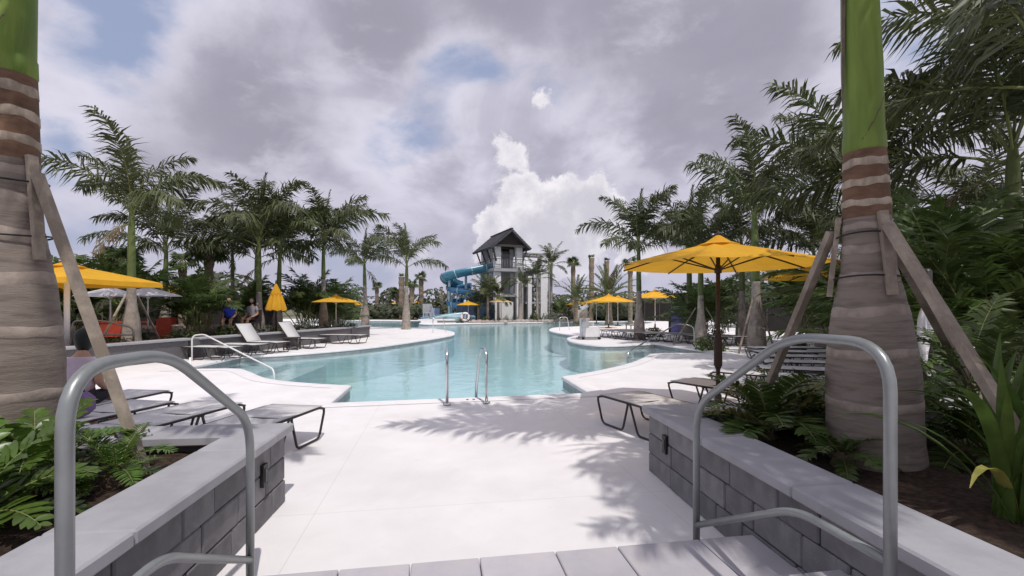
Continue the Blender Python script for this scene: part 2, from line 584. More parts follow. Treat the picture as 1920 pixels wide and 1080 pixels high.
def bent(pts, rad, n=5):
    """polyline with rounded corners"""
    pts = [Vector(p) for p in pts]
    out = [pts[0]]
    for i in range(1, len(pts) - 1):
        a, b, c = pts[i - 1], pts[i], pts[i + 1]
        r1 = min(rad, (a - b).length * 0.48)
        r2 = min(rad, (c - b).length * 0.48)
        out += arc(b + (a - b).normalized() * r1, b, b + (c - b).normalized() * r2, n)
    out.append(pts[-1])
    return out


def smooth_loop(pts, n=4, keep=()):
    """closed Catmull-Rom curve; corners listed in keep stay sharp"""
    P = [Vector((p[0], p[1], 0)) for p in pts]
    m_ = len(P)
    out = []
    for i in range(m_):
        p0, p1, p2, p3 = P[i - 1], P[i], P[(i + 1) % m_], P[(i + 2) % m_]
        if i in keep:
            p0 = p1
        if (i + 1) % m_ in keep:
            p3 = p2
        if i in keep and (i + 1) % m_ in keep:
            out.append((p1.x, p1.y))
            continue
        for k in range(n):
            t = k / n
            q = 0.5 * ((2 * p1) + (p2 - p0) * t + (2 * p0 - 5 * p1 + 4 * p2 - p3) * t * t + (3 * p1 - p0 - 3 * p2 + p3) * t ** 3)
            out.append((q.x, q.y))
    return out


# ================================================================== THE SETTING
# pool outline at deck level, metres (x right, y away from the steps)
POOL = [(-2.86, 7.33), (1.38, 8.2), (1.10, 10.15), (2.02, 11.1), (3.14, 12.57), (4.1, 14.3), (4.75, 15.3), (6.9, 15.5),
        (6.0, 19.7), (3.7, 18.6), (2.7, 20.4), (2.75, 23.2), (3.4, 25.4), (2.75, 28.0), (2.5, 31.4), (3.3, 35.5), (5.4, 37.7),
        (12.0, 43.5), (14.4, 50.0), (6.8, 49.8), (0.0, 47.2), (-4.0, 44.9), (-7.6, 42.8), (-9.0, 45.5), (-9.4, 52.0), (-20.9, 55.5),
        (-23.0, 50.0), (-14.5, 39.5), (-9.5, 36.5), (-6.2, 34.4), (-3.9, 29.8), (-3.3, 26.6), (-3.5, 24.6), (-4.1, 22.0),
        (-5.3, 18.1), (-7.0, 15.4), (-8.4, 14.5), (-8.05, 11.4), (-6.8, 11.5), (-6.2, 11.0), (-5.2, 9.92), (-4.25, 9.36), (-3.1, 8.98)]
KEEP = {0, 1, 2, 7, 8, 36, 37, 42}
POOL_S = smooth_loop(POOL, 4, KEEP)
WATER_Z, FLOOR_Z = -0.13, -1.25

m = MB()
BIG = 1500
m.poly([[(-BIG, -BIG), (BIG, -BIG), (BIG, BIG), (-BIG, BIG)], POOL_S], -0.035)
tag(m.build('ground', 'ground'), 'sandy planted ground around the pool deck', kind='structure')
m = MB()
DECK = [(-60, -14), (60, -14), (60, 58), (24, 62), (10, 56.5), (3, 51.2), (-4, 48.6), (-7.6, 47.5), (-11.5, 57), (-30, 64), (-60, 64)]
m.poly([DECK, POOL_S], 0.0)
deck_o = m.build('pool_deck', 'deck')
tag(deck_o, 'white concrete pool deck', kind='structure')

# coping: a rounded lip that hangs a little over the water, and its waterline face, with shade put into its grey
n_ = len(POOL_S)
PV = [Vector((p[0], p[1])) for p in POOL_S]
area = sum(PV[i].x * PV[(i + 1) % n_].y - PV[(i + 1) % n_].x * PV[i].y for i in range(n_))
sgn = 1 if area > 0 else -1                # interior on the left when area > 0


def off(i, d):
    """outline point moved d metres out of the pool"""
    a, b, c = PV[i - 1], PV[i], PV[(i + 1) % n_]
    t1 = (b - a).normalized() if (b - a).length > 1e-6 else Vector((1, 0))
    t2 = (c - b).normalized() if (c - b).length > 1e-6 else t1
    n1, n2 = Vector((t1.y, -t1.x)) * sgn, Vector((t2.y, -t2.x)) * sgn
    k = n1 + n2
    k = k.normalized() if k.length > 1e-4 else n1
    q = d / max(0.6, k.dot(n1))
    return b + k * q


m = MB()
rings = [(0.30, 0.006), (0.28, 0.014), (0.0, 0.014), (-0.022, 0.006), (-0.03, -0.012), (-0.03, -0.055)]
for d_, z_ in rings:
    m.v += [(off(i, d_).x, off(i, d_).y, z_) for i in range(n_)]
for r_ in range(len(rings) - 1):
    for i in range(n_):
        j = (i + 1) % n_
        f = (r_ * n_ + i, r_ * n_ + j, (r_ + 1) * n_ + j, (r_ + 1) * n_ + i)
        m.f.append(f)
        m.mi.append(0)
cop = m.build('coping', 'coping', deck_o, True)

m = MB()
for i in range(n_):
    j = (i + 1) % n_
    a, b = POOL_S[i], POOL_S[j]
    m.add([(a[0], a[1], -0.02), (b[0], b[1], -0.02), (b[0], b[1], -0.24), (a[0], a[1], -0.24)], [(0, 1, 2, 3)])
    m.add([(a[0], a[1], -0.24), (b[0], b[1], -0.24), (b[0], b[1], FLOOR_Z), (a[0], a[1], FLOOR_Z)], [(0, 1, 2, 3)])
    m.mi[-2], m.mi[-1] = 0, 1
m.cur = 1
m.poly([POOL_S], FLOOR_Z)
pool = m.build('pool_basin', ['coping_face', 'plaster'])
tag(pool, 'pale blue plastered pool basin', kind='structure')


def tread(name, loop, z, parent=pool):
    q = MB()
    q.prism(loop, FLOOR_Z + 0.004, z)
    return q.build(name, 'plaster_step', parent)


# underwater steps in the two coves and at the two near corners
tread('pool_step', [(-8.35, 14.6), (-8.05, 11.3), (-6.75, 11.45), (-7.0, 13.0), (-7.2, 15.3)], -0.30)
tread('pool_step', [(-7.19, 15.3), (-6.98, 13.0), (-6.74, 11.46), (-6.2, 10.98), (-6.1, 13.0), (-6.4, 16.2)], -0.48)
tread('pool_step', [(6.95, 15.4), (6.05, 19.8), (4.95, 19.2), (5.5, 17.2), (5.4, 15.3)], -0.28)
tread('pool_step', [(5.39, 15.3), (5.49, 17.2), (4.94, 19.2), (4.25, 18.9), (4.8, 17.0), (4.6, 15.1)], -0.44)
tread('pool_step', [(4.59, 15.1), (4.79, 17.0), (4.24, 18.9), (3.6, 18.6), (4.2, 16.9), (4.0, 14.1)], -0.60)
tread('pool_step', [(-3.08, 8.97), (-2.88, 7.35), (-2.0, 7.55), (-2.35, 8.75)], -0.26)
tread('pool_step', [(1.37, 8.22), (1.12, 10.1), (0.62, 9.7), (0.72, 8.1)], -0.26)
tread('pool_step', [(0.71, 8.1), (0.61, 9.7), (0.25, 9.4), (0.3, 8.03)], -0.42)

m = MB()
m.poly([POOL_S], WATER_Z)
tag(m.build('pool_water', 'water'), 'still pale turquoise pool water', kind='structure')

# ------------------------------------------------------------------ walls and steps beside the viewer
A6, P6 = Vector((-0.105, 0.9945)), Vector((0.9945, 0.105))


def bev_box(sx, sy, sz, b):
    """box with bevelled edges, origin at the middle of its bottom"""
    bm = bmesh.new()
    bmesh.ops.create_cube(bm, size=1.0)
    for v in bm.verts:
        v.co = Vector((v.co.x * sx, v.co.y * sy, (v.co.z + 0.5) * sz))
    if b:
        bmesh.ops.bevel(bm, geom=bm.edges[:], offset=b, segments=1, affect='EDGES')
    q = MB()
    q.v = [tuple(v.co) for v in bm.verts]
    bm.verts.index_update()
    q.f = [tuple(v.index for v in f.verts) for f in bm.faces]
    q.mi = [0] * len(q.f)
    bm.free()
    return q


BLK = {}


def block_mesh(L, D, H, matn, b=0.008):
    k = (round(L, 3), round(D, 3), round(H, 3), matn)
    if k not in BLK:
        BLK[k] = bev_box(L, D, H, b).mesh('block', matn)
    return BLK[k]


def run_of_pieces(root, name, A, B, z, H, D, lens, gap, matn, r_, jitter=0.004, bev=0.008, back=0.0):
    """pieces laid end to end from A to B; their outer face lies on the line A-B, the thickness goes to its left"""
    A, B = Vector(A), Vector(B)
    d = (B - A)
    Ltot = d.length
    d.normalize()
    nrm = Vector((-d.y, d.x))
    ang = math.atan2(d.y, d.x)
    s = 0.0
    while s < Ltot - 0.02:
        L = r_.choice(lens)
        if Ltot - s - L < 0.14:
            L = round(Ltot - s, 3)
        L = min(L, round(Ltot - s, 3))
        c = A + d * (s + L / 2) + nrm * (D / 2 + back + r_.uniform(-jitter, jitter))
        place(name, block_mesh(max(0.05, L - gap), D, H - gap * 0.7, matn, bev), root, (c.x, c.y, z), (0, 0, ang))
        s += L


def planter_wall(name, label, path, H=0.53, cap_h=0.07, cap_w=0.36, seed=1, courses=3, lens=(0.3, 0.4, 0.46), thick=0.26, side=1, zbase=0.0):
    """block wall along path (outer face line, planter interior on the left of travel)"""
    root = thing(name, label, 'wall')
    r_ = random.Random(seed)
    ch = H / courses
    core = MB()
    for i in range(len(path) - 1):
        A, B = Vector(path[i]), Vector(path[i + 1])
        d = (B - A).normalized()
        nrm = Vector((-d.y, d.x))
        a2, b2 = A + nrm * 0.03 + d * 0.03, B + nrm * 0.03 - d * 0.03
        core.prism([a2, b2, b2 + nrm * (thick - 0.06), a2 + nrm * (thick - 0.06)], zbase, zbase + H - 0.004)
        for c in range(courses):
            # odd courses start with a half block so that joints are staggered
            st = A if c % 2 == 0 else A + d * 0.0
            run_of_pieces(root, 'block', st, B, zbase + c * ch, ch, 0.09, lens, 0.008, 'block', r_)
        cA = A - nrm * 0.05 - d * (0.05 if i == 0 else 0.05)
        cB = B - nrm * 0.05 + d * (0.05 if i == len(path) - 2 else -0.315)
        run_of_pieces(root, 'cap_stone', cA, cB, zbase + H, cap_h, cap_w, (0.9, 1.1), 0.005, 'cap', r_, 0.0, 0.01)
    core.build('wall_core', 'block_core', root)
    return root


CL = Vector((-1.76, 3.64))              # far aisle-side corner of the left planter
CR = Vector((1.26, 4.33))               # far aisle-side corner of the right planter
lw_near = CL - A6 * 5.5
lw_ret = CL - P6 * 7.0
planter_wall('planter_wall', 'low grey block wall with smooth cap left of the steps', [lw_near, CL, lw_ret], seed=3)
rw_near = CR - A6 * 6.5
rw_ret = CR + P6 * 6.0
planter_wall('planter_wall', 'low grey block wall with smooth cap right of the steps', [rw_ret, CR, rw_near], seed=8)
# mulch inside the planters: uneven sheets
def mulch_bed(name, label, loop, z, res=0.22, amp=0.05, seed=0):
    from mathutils import noise as mn
    xs = [p[0] for p in loop]
    ys = [p[1] for p in loop]
    q = MB()

    def inside(x, y):
        c = False
        n = len(loop)
        for i in range(n):
            x1, y1 = loop[i][0], loop[i][1]
            x2, y2 = loop[(i + 1) % n][0], loop[(i + 1) % n][1]
            if (y1 > y) != (y2 > y) and x < (x2 - x1) * (y - y1) / (y2 - y1) + x1:
                c = not c
        return c
    idx = {}
    nx, ny = int((max(xs) - min(xs)) / res) + 1, int((max(ys) - min(ys)) / res) + 1
    for i in range(nx):
        for j in range(ny):
            x0, y0 = min(xs) + i * res, min(ys) + j * res
            if not inside(x0 + res / 2, y0 + res / 2):
                continue
            f = []
            for a, b in ((i, j), (i + 1, j), (i + 1, j + 1), (i, j + 1)):
                if (a, b) not in idx:
                    x, y = min(xs) + a * res, min(ys) + b * res
                    idx[(a, b)] = len(q.v)
                    q.v.append((x, y, z + amp * (mn.noise(Vector((x * 1.7, y * 1.7, seed))) + 0.5 * mn.noise(Vector((x * 7, y * 7, seed))))))
                f.append(idx[(a, b)])
            q.f.append(tuple(f))
            q.mi.append(0)
    o = q.build(name, 'mulch', None, True)
    return tag(o, label, kind='structure')


LB = [lw_near - P6 * 0.18, CL - P6 * 0.18 - A6 * 0.18, lw_ret - A6 * 0.18, lw_ret - A6 * 6.0]
mulch_bed('planting_bed', 'dark mulch in the left planter', LB, 0.47, 0.12, 0.04, 1)
RB = [rw_near + P6 * 0.18, CR + P6 * 0.18 - A6 * 0.18, rw_ret - A6 * 0.18, rw_ret - A6 * 7.0]
mulch_bed('planting_bed', 'dark mulch in the right planter', RB, 0.47, 0.12, 0.04, 2)

# steps: two treads of stone pavers down to the deck, landing under the viewer
SA, SP = Vector((-math.sin(R(9)), math.cos(R(9)))), Vector((math.cos(R(9)), math.sin(R(9))))
steps = place('steps', None)
tag(steps, 'pale grey paver steps down to the deck', kind='structure')
rs_ = random.Random(4)
for k, (v0, v1, z) in enumerate(((1.885, 2.53, 0.155), (1.24, 1.882, 0.31), (-2.2, 1.237, 0.465))):
    q = MB()
    a, b = SP * -1.36 + SA * v0, SP * 2.0 + SA * v0
    c, d = SP * 2.0 + SA * (v1 - 0.03), SP * -1.36 + SA * (v1 - 0.03)
    q.prism([a, b, c, d], -0.01, z - 0.052)
    q.build('step_base', 'riser', steps)
    y = v1
    row = 0
    while y > v0 + 0.01:
        dep = min(0.64 if k < 2 else 0.6, y - v0)
        u = -1.36
        while u < 1.99:
            L = min(rs_.choice((0.36, 0.42, 0.5)), 2.0 - u)
            cc = SP * (u + L / 2) + SA * (y - dep / 2)
            place('paver', block_mesh(L - 0.006, dep - 0.006, 0.05, 'paver', 0.006), steps, (cc.x, cc.y, z - 0.05 + rs_.uniform(-0.0015, 0.0015)), (0, 0, R(9)))
            u += L
        y -= dep


# handrails
def handrail(label, u, zt=1.372):
    root = thing('handrail', label, 'handrail')
    def P(v, z):
        q = SP * u + SA * v
        return (q.x, q.y, z)
    q = MB()
    q.tube(bent([P(2.67, 0.0), P(2.67, 0.90), P(1.90, zt), P(1.42, zt), P(1.42, 0.31)], 0.17, 7), 0.0205, 16)
    q.build('rail', 'rail_paint', root, True)
    q = MB()
    q.tube(bent([P(2.67, 0.165), P(1.86, 0.605), P(1.42, 0.605)], 0.12, 6), 0.0185, 14)
    q.build('lower_rail', 'rail_paint', root, True)
    for v, z in ((2.67, 0.0), (1.42, 0.31)):
        q = MB()
        c = P(v, z)
        q.lathe([(0.055, 0.0), (0.055, 0.008), (0.045, 0.014), (0.024, 0.016)], 16, c)
        q.build('floor_flange', 'rail_paint', root, True)
    return root


handrail('grey painted metal handrail left of the steps', -0.98, 1.335)
handrail('grey painted metal handrail right of the steps', 1.57)


# step lights set into the wall ends
def wall_light(label, c, n):
    root = thing('wall_light', label, 'light', (c.x, c.y, 0.35), math.atan2(n.y, n.x) + math.pi / 2)
    q = MB()
    q.box((0, 0, 0), (0.07, 0.03, 0.15))
    q.build('housing', 'black_plastic', root)
    q = MB()
    q.box((0.0, -0.017, 0.0), (0.03, 0.006, 0.09))
    q.build('lens_slot', 'frame', root)


wall_light('small black step light on the end of the left block wall', CL - A6 * 0.42 + P6 * 0.01, P6)
wall_light('small black step light on the end of the right block wall', CR - A6 * 0.38 - P6 * 0.01, -P6)

# retaining wall of the raised beds beyond the left deck
RW = [(-7.55, 24.2), (-7.75, 22.0), (-8.7, 17.9), (-9.75, 13.9), (-10.35, 11.2), (-10.6, 8.0)]
planter_wall('retaining_wall', 'long low grey retaining wall behind the left loungers', RW, H=0.54, cap_h=0.07, cap_w=0.34, seed=5, lens=(0.8, 1.0, 1.2))
mulch_bed('planting_bed', 'dark planted soil behind the long retaining wall', [(-7.7, 24.4), (-7.9, 22.0), (-8.85, 17.9), (-9.9, 13.9), (-10.5, 11.2), (-10.75, 7.6), (-42, 7.6), (-42, 30), (-12, 27.5)], 0.47, 0.6, 0.05, 3)


# ================================================================== PLANTS
def leaflet(q, base, d, ln, w, up, hang):
    """narrow drooping leaflet: quad plus tip"""
    d = d.normalized()
    side = d.cross(up)
    side = side.normalized() if side.length > 1e-4 else d.orthogonal().normalized()
    mid = base + d * (ln * 0.5)
    mid.z -= hang * ln * 0.10
    d2 = Vector((d.x, d.y, d.z - hang)).normalized()
    tip = mid + d2 * (ln * 0.5)
    o = len(q.v)
    q.v += [tuple(base - side * w * 0.32), tuple(base + side * w * 0.32), tuple(mid + side * w * 0.5), tuple(mid - side * w * 0.5), tuple(tip)]
    q.f += [(o, o + 1, o + 2, o + 3), (o + 3, o + 2, o + 4)]
    q.mi += [0, 0]


def frond_mesh(name, L, elev, droop, n, ll, w, hang, seed, petiole=0.14, plume=0.5, fwd=0.75, matn='frond', rr=0.022, tipcurl=1.4, vee=0.0, side_bend=0.0, ragged=0.12):
    """feather leaf: base at the origin, growing towards +Y at the given elevation, arching down"""
    r_ = random.Random(seed)
    q = MB()
    P = [Vector((0, 0, 0))]
    T = []
    K = 14
    for i in range(K):
        t = (i + 0.5) / K
        e = elev - droop * t ** tipcurl
        sx = side_bend * t * t
        d = Vector((math.sin(sx) * math.cos(e), math.cos(sx) * math.cos(e), math.sin(e)))
        T.append(d)
        P.append(P[-1] + d * (L / K))
    for i in range(n):
        t = petiole + (1 - petiole) * (i + r_.random() * 0.6) / n
        f = t * K
        k = min(K - 1, int(f))
        base = P[k].lerp(P[k + 1], f - k)
        tan = T[k]
        side = tan.cross(Vector((0, 0, 1)))
        side = side.normalized() if side.length > 1e-3 else Vector((1, 0, 0))
        nor = side.cross(tan).normalized()
        s_ = (t - petiole) / (1 - petiole)
        prof = min(1.0, 0.45 + 2.6 * s_) * (1.0 - 0.62 * max(0, s_ - 0.45) / 0.55)
        for sg in (-1, 1):
            if r_.random() < ragged * 0.4:
                continue
            roll = r_.uniform(-plume, plume) + vee
            ff = fwd + 0.5 * s_ + r_.uniform(-0.12, 0.12)
            d = side * sg * math.cos(roll) + nor * math.sin(roll) + tan * ff
            up = nor * math.cos(roll) - side * sg * math.sin(roll)
            up = (up + Vector((r_.uniform(-.5, .5), r_.uniform(-.5, .5), r_.uniform(-.3, .3)))).normalized()
            leaflet(q, base, d, ll * prof * r_.uniform(0.82, 1.12), w * r_.uniform(0.8, 1.2), up, hang * r_.uniform(0.5, 1.4))
    q.cur = 1
    rad = [rr * (1 - 0.85 * i / K) for i in range(K + 1)]
    q.tube(P, rad, 5)
    return q.mesh(name, [matn, 'rachis'], False)


# royal palm leaves in three postures, a few variants each
ROYAL = {'up': [], 'mid': [], 'low': []}
for s in range(4):
    rr_ = random.Random(100 + s)
    ROYAL['up'].append(frond_mesh('frond', 2.75, R(rr_.uniform(70, 82)), R(rr_.uniform(45, 85)), 78, 0.76, 0.044, 1.0, 10 + s, 0.17, 0.95, 0.6, side_bend=rr_.uniform(-.5, .5), ragged=.3))
    ROYAL['mid'].append(frond_mesh('frond', 2.95, R(rr_.uniform(50, 64)), R(rr_.uniform(70, 110)), 82, 0.80, 0.044, 1.2, 20 + s, 0.17, 0.9, 0.6, side_bend=rr_.uniform(-.6, .6), ragged=.3))
    ROYAL['low'].append(frond_mesh('frond', 2.8, R(rr_.uniform(26, 44)), R(rr_.uniform(60, 95)), 78, 0.78, 0.044, 1.35, 30 + s, 0.17, 0.8, 0.6, side_bend=rr_.uniform(-.6, .6), ragged=.35))
DRY = [frond_mesh('dry_frond', 2.3, R(-5), R(60), 44, 0.6, 0.04, 1.5, 60 + k_, 0.17, 0.8, 0.9, 'frond_dry', ragged=.9, tipcurl=.7) for k_ in range(2)]
SPEAR = frond_mesh('spear_leaf', 2.3, R(88), R(12), 40, 0.35, 0.03, 0.2, 77, 0.2, 0.3, 1.8)


def trunk_prof(T, s=1.0, n=26):
    pts = [(0, .40), (.06, .365), (.16, .35), (.30, .335), (.40, .30), (.50, .245), (.60, .205), (.75, .18), (.9, .16), (1, .15)]
    out = []
    for i in range(n + 1):
        t = i / n
        for k in range(len(pts) - 1):
            if pts[k][0] <= t <= pts[k + 1][0]:
                f = (t - pts[k][0]) / (pts[k + 1][0] - pts[k][0])
                r0 = pts[k][1] + (pts[k + 1][1] - pts[k][1]) * f
                break
        out.append((r0 * s, T * t))
    return out


def brace(root, top, foot, w=0.09):
    q = MB()
    q.beam(top, foot, w, w * 0.5)
    return q.build('brace_pole', 'wood', root)


TRUNKS = {}


def royal_palm(label, loc, crown_z, T=None, nf=14, fl=1.0, seed=0, girth=1.0, lean=(0, 0), braces=0, wind=0.0, base_z=0.0, group='royal palms round the pool', brown=0):
    """loc on the ground; crown_z height of the crown base above the foot"""
    r_ = random.Random(seed)
    root = thing('royal_palm', label, 'palm tree', (loc[0], loc[1], base_z), 0, group)
    root.rotation_euler = (lean[0], lean[1], 0)
    H = crown_z
    girth *= 0.8
    nf = max(8, int(nf * .95))
    fl *= 1.06
    T = T or H * 0.55
    q = MB()
    prof = trunk_prof(T, girth)
    prof = [(a * (1 + 0.012 * (-1) ** i), z) for i, (a, z) in enumerate(prof)]
    q.lathe([(prof[0][0], -0.15)] + prof, 14)
    q.build('trunk', 'trunk_far', root, True)
    q = MB()
    q.lathe([(0.15 * girth, T - 0.01), (0.165 * girth, T + 0.1), (0.15 * girth, T + (H - T) * 0.45), (0.115 * girth, H - 0.25), (0.08 * girth, H), (0.04 * girth, H + 0.25)], 12)
    q.build('crownshaft', 'shaft_far', root, True)
    a0 = r_.uniform(0, 6.28)
    for i in range(nf):
        cls = 'up' if i < nf * 0.36 else ('mid' if i < nf * 0.75 else 'low')
        az = a0 + i * 2.399 + r_.uniform(-.2, .2)
        if wind:
            az -= wind * math.sin(az) * 0.35
        sc = fl * r_.uniform(0.88, 1.1)
        zz = H - (0.0 if cls == 'up' else 0.12 if cls == 'mid' else 0.28)
        o = place('frond', r_.choice(ROYAL[cls]), root, (0, 0, zz), (r_.uniform(-.08, .08), r_.uniform(-.08, .08), az), sc)
    place('spear_leaf', SPEAR, root, (0, 0, H - 0.05), (0, 0, a0), fl)
    if seed % 2:
        place('dry_frond', DRY[seed // 2 % 2], root, (0, 0, H - .4), (0, 0, a0 + seed), fl * .75)
    for b in range(braces):
        az = a0 + b * 2 * math.pi / braces + 0.5
        d = Vector((math.cos(az), math.sin(az), 0))
        brace(root, d * 0.2 + Vector((0, 0, T * 0.75)), d * 1.15 + Vector((0, 0, -0.1)), 0.06)
    return root


def near_palm(label, loc, base_z, T, H, lean, seed, braces, fl, n_scars, azs):
    """royal palm beside the viewer: ringed trunk, green crownshaft, props strapped to it"""
    r_ = random.Random(seed)
    root = thing('royal_palm', label, 'palm tree', (loc[0], loc[1], base_z), 0, 'royal palms round the pool')
    root.rotation_euler = (lean[0], lean[1], 0)
    # trunk with slight swelling between leaf scars
    prof = []
    base = [(0.0, .37), (.10, .352), (.28, .345), (.36, .325), (.44, .30), (.52, .262), (.62, .205), (.70, .188), (.80, .177), (.9, .166), (1.0, .152)]
    G_ = 0.77
    base = [(t_, r0 * G_) for t_, r0 in base]

    def rad(t):
        for k in range(len(base) - 1):
            if base[k][0] <= t <= base[k + 1][0]:
                f = (t - base[k][0]) / (base[k + 1][0] - base[k][0])
                f = f * f * (3 - 2 * f) * 0.4 + f * 0.6
                return base[k][1] + (base[k + 1][1] - base[k][1]) * f
        return base[-1][1]
    nn = 60
    for i in range(nn + 1):
        t = i / nn
        prof.append((rad(t) * (1 + 0.006 * math.sin(t * 2 * math.pi * 11)), t * T))
    q = MB()
    q.lathe([(0.4, -0.12)] + prof, 40)
    q.build('trunk', 'trunk', root, True)
    # leaf scars: pale rings, a little proud of the trunk and not quite level
    for k in range(n_scars):
        t = [0.965, 0.90, 0.835, 0.76, 0.69, 0.60, 0.49, 0.36, 0.2][k]
        wd = [0.060, 0.055, 0.05, 0.05, 0.06, 0.07, 0.07, 0.06, 0.06][k] * T / 2.1
        pr_ = 1.0 if k < 3 else 0.25
        q = MB()
        rr_ = rad(t)
        seg = 40
        tx, ty = r_.uniform(-.04, .04), r_.uniform(-.04, .04)
        ph = [r_.uniform(0, 6.28) for _ in range(3)]
        rows = []
        for dz_, ex in ((-wd / 2, -0.003), (-wd / 2 + 0.006, 0.005), (wd / 2 - 0.006, 0.004), (wd / 2, -0.003)):
            row = []
            for s_ in range(seg):
                a = 2 * math.pi * s_ / seg
                z = t * T + dz_ + tx * math.cos(a) * rr_ * 1.2 + ty * math.sin(a) * rr_ * 1.2 + 0.005 * math.sin(3 * a + ph[0]) + 0.004 * math.sin(7 * a + ph[1] + dz_ * 40)
                rz_ = rad(max(0, min(1, z / T))) * 1.007 + (ex * pr_ if ex > 0 else ex)
                row.append(len(q.v))
                q.v.append((rz_ * math.cos(a), rz_ * math.sin(a), z))
            rows.append(row)
        for i in range(3):
            for s_ in range(seg):
                s2 = (s_ + 1) % seg
                q.f.append((rows[i][s_], rows[i][s2], rows[i + 1][s2], rows[i + 1][s_]))
                q.mi.append(0)
        q.build('leaf_scar', 'scar' if k < 3 else 'trunk_pale', root, True)
    # red-brown collar where the last leaf came off
    q = MB()
    q.lathe([(rad(.79) + .0015, .79 * T), (rad(.88) + .002, .88 * T), (rad(.955) + .003, .955 * T), (.157 * G_, T), (.150 * G_, T + .02)], 40, cap=False)
    q.build('bare_collar', 'shaft_brown', root, True)
    q = MB()
    q.lathe([(a_ * G_, z_) for a_, z_ in [(.150, T - .005), (.162, T + .02), (.158, T + .12), (.1505, T + .125), (.152, T + (H - T) * .35), (.135, T + (H - T) * .7), (.10, H - .15), (.07, H + .05), (.03, H + .3)]], 40)
    q.build('crownshaft', 'crownshaft', root, True)
    q = MB()
    for s_ in range(25):
        a = -2.4 + s_ * .13
        rr_ = (.157 - .022 * s_ / 24) * G_ + .003
        for z in (T + .03 + .028 * s_ + .006 * math.sin(s_ * 2.1), T + .042 + .028 * s_ + .008 * math.sin(s_ * 2.1)):
            q.v.append((rr_ * math.cos(a), rr_ * math.sin(a), z))
    for s_ in range(24):
        q.f.append((s_ * 2, s_ * 2 + 2, s_ * 2 + 3, s_ * 2 + 1))
        q.mi.append(0)
    q.build('sheath_edge', 'sheath', root, True)
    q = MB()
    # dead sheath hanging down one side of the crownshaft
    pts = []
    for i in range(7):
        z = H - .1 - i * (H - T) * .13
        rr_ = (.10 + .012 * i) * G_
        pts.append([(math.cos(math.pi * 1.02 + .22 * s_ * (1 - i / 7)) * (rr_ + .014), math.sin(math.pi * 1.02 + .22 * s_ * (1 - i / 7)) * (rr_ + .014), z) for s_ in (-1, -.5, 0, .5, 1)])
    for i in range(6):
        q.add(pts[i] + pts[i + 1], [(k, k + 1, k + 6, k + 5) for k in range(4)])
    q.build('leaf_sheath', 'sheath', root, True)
    for i, (az, cls, sc) in enumerate(azs):
        place('frond', ROYAL[cls][i % 4], root, (0, 0, H - (0 if cls == 'up' else .1 if cls == 'mid' else .25)), (0, 0, az), fl * sc)
    place('spear_leaf', SPEAR, root, (0, 0, H), (0, 0, 1), fl)
    # battens strapped round the trunk and the props nailed to them
    for bz in (0.60, 0.735):
        q = MB()
        rr_ = rad(bz) + 0.034
        q.tube([(rr_ * math.cos(a), rr_ * math.sin(a), bz * T + 0.01 * math.sin(a * 2)) for a in [2 * math.pi * k / 28 for k in range(29)]], 0.006, 6, False)
        q.build('strap', 'strap', root)
    for (az, foot) in braces:
        d = Vector((math.cos(az), math.sin(az), 0))
        q = MB()
        top = d * (rad(.80) + .02) + Vector((0, 0, .80 * T))
        low = d * (rad(.54) + .03) + Vector((0, 0, .54 * T))
        q.beam(top, low, .055, .03)
        q.build('batten', 'wood', root)
        q = MB()
        st = d * (rad(.72) + .055) + Vector((0, 0, .755 * T))
        q.beam(st, Vector(foot), .055, .045)
        q.build('brace_pole', 'wood', root)
    return root


mat('trunk_pale', (0.33, 0.275, 0.235), 0.9, 0.2, 10, 0.004, 40)
PI = math.pi
royal_azs = [(a_, c_, 1.0) for a_, c_ in ((0.3, 'up'), (1.6, 'up'), (2.9, 'up'), (-1.2, 'up'), (0.9, 'mid'), (1.8, 'mid'), (2.6, 'mid'), (3.5, 'mid'), (-2.0, 'mid'), (1.4, 'low'), (2.3, 'low'), (3.1, 'low'), (-2.4, 'low'))]
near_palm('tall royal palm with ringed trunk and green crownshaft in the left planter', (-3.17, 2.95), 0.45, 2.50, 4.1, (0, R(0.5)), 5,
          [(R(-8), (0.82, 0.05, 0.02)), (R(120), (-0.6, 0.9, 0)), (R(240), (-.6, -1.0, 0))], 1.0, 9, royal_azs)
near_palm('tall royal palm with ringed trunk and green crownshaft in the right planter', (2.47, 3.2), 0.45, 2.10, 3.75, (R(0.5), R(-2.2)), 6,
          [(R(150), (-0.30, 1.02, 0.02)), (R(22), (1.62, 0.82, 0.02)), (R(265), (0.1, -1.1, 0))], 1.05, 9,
          [(1.30, 'up', 1.0), (1.60, 'mid', 1.05), (0.95, 'up', 1.05), (0.55, 'up', 1.0), (0.1, 'up', 1.0), (1.8, 'up', 1.0), (3.1, 'mid', 1.0), (-1.2, 'low', 1.0),
           (-1.6, 'low', 1.05), (-1.9, 'mid', 1.0), (-2.7, 'mid', 1.0), (-.5, 'up', 1.0), (-2.3, 'low', 1.0)])

BED = 0.45
rp = royal_palm
rp('royal palm just outside the frame on the right, shading the right planter', (3.4, 0.6), 4.3, 2.2, 26, .66, 39, 1.0, (0, 0), 0, 0, BED)
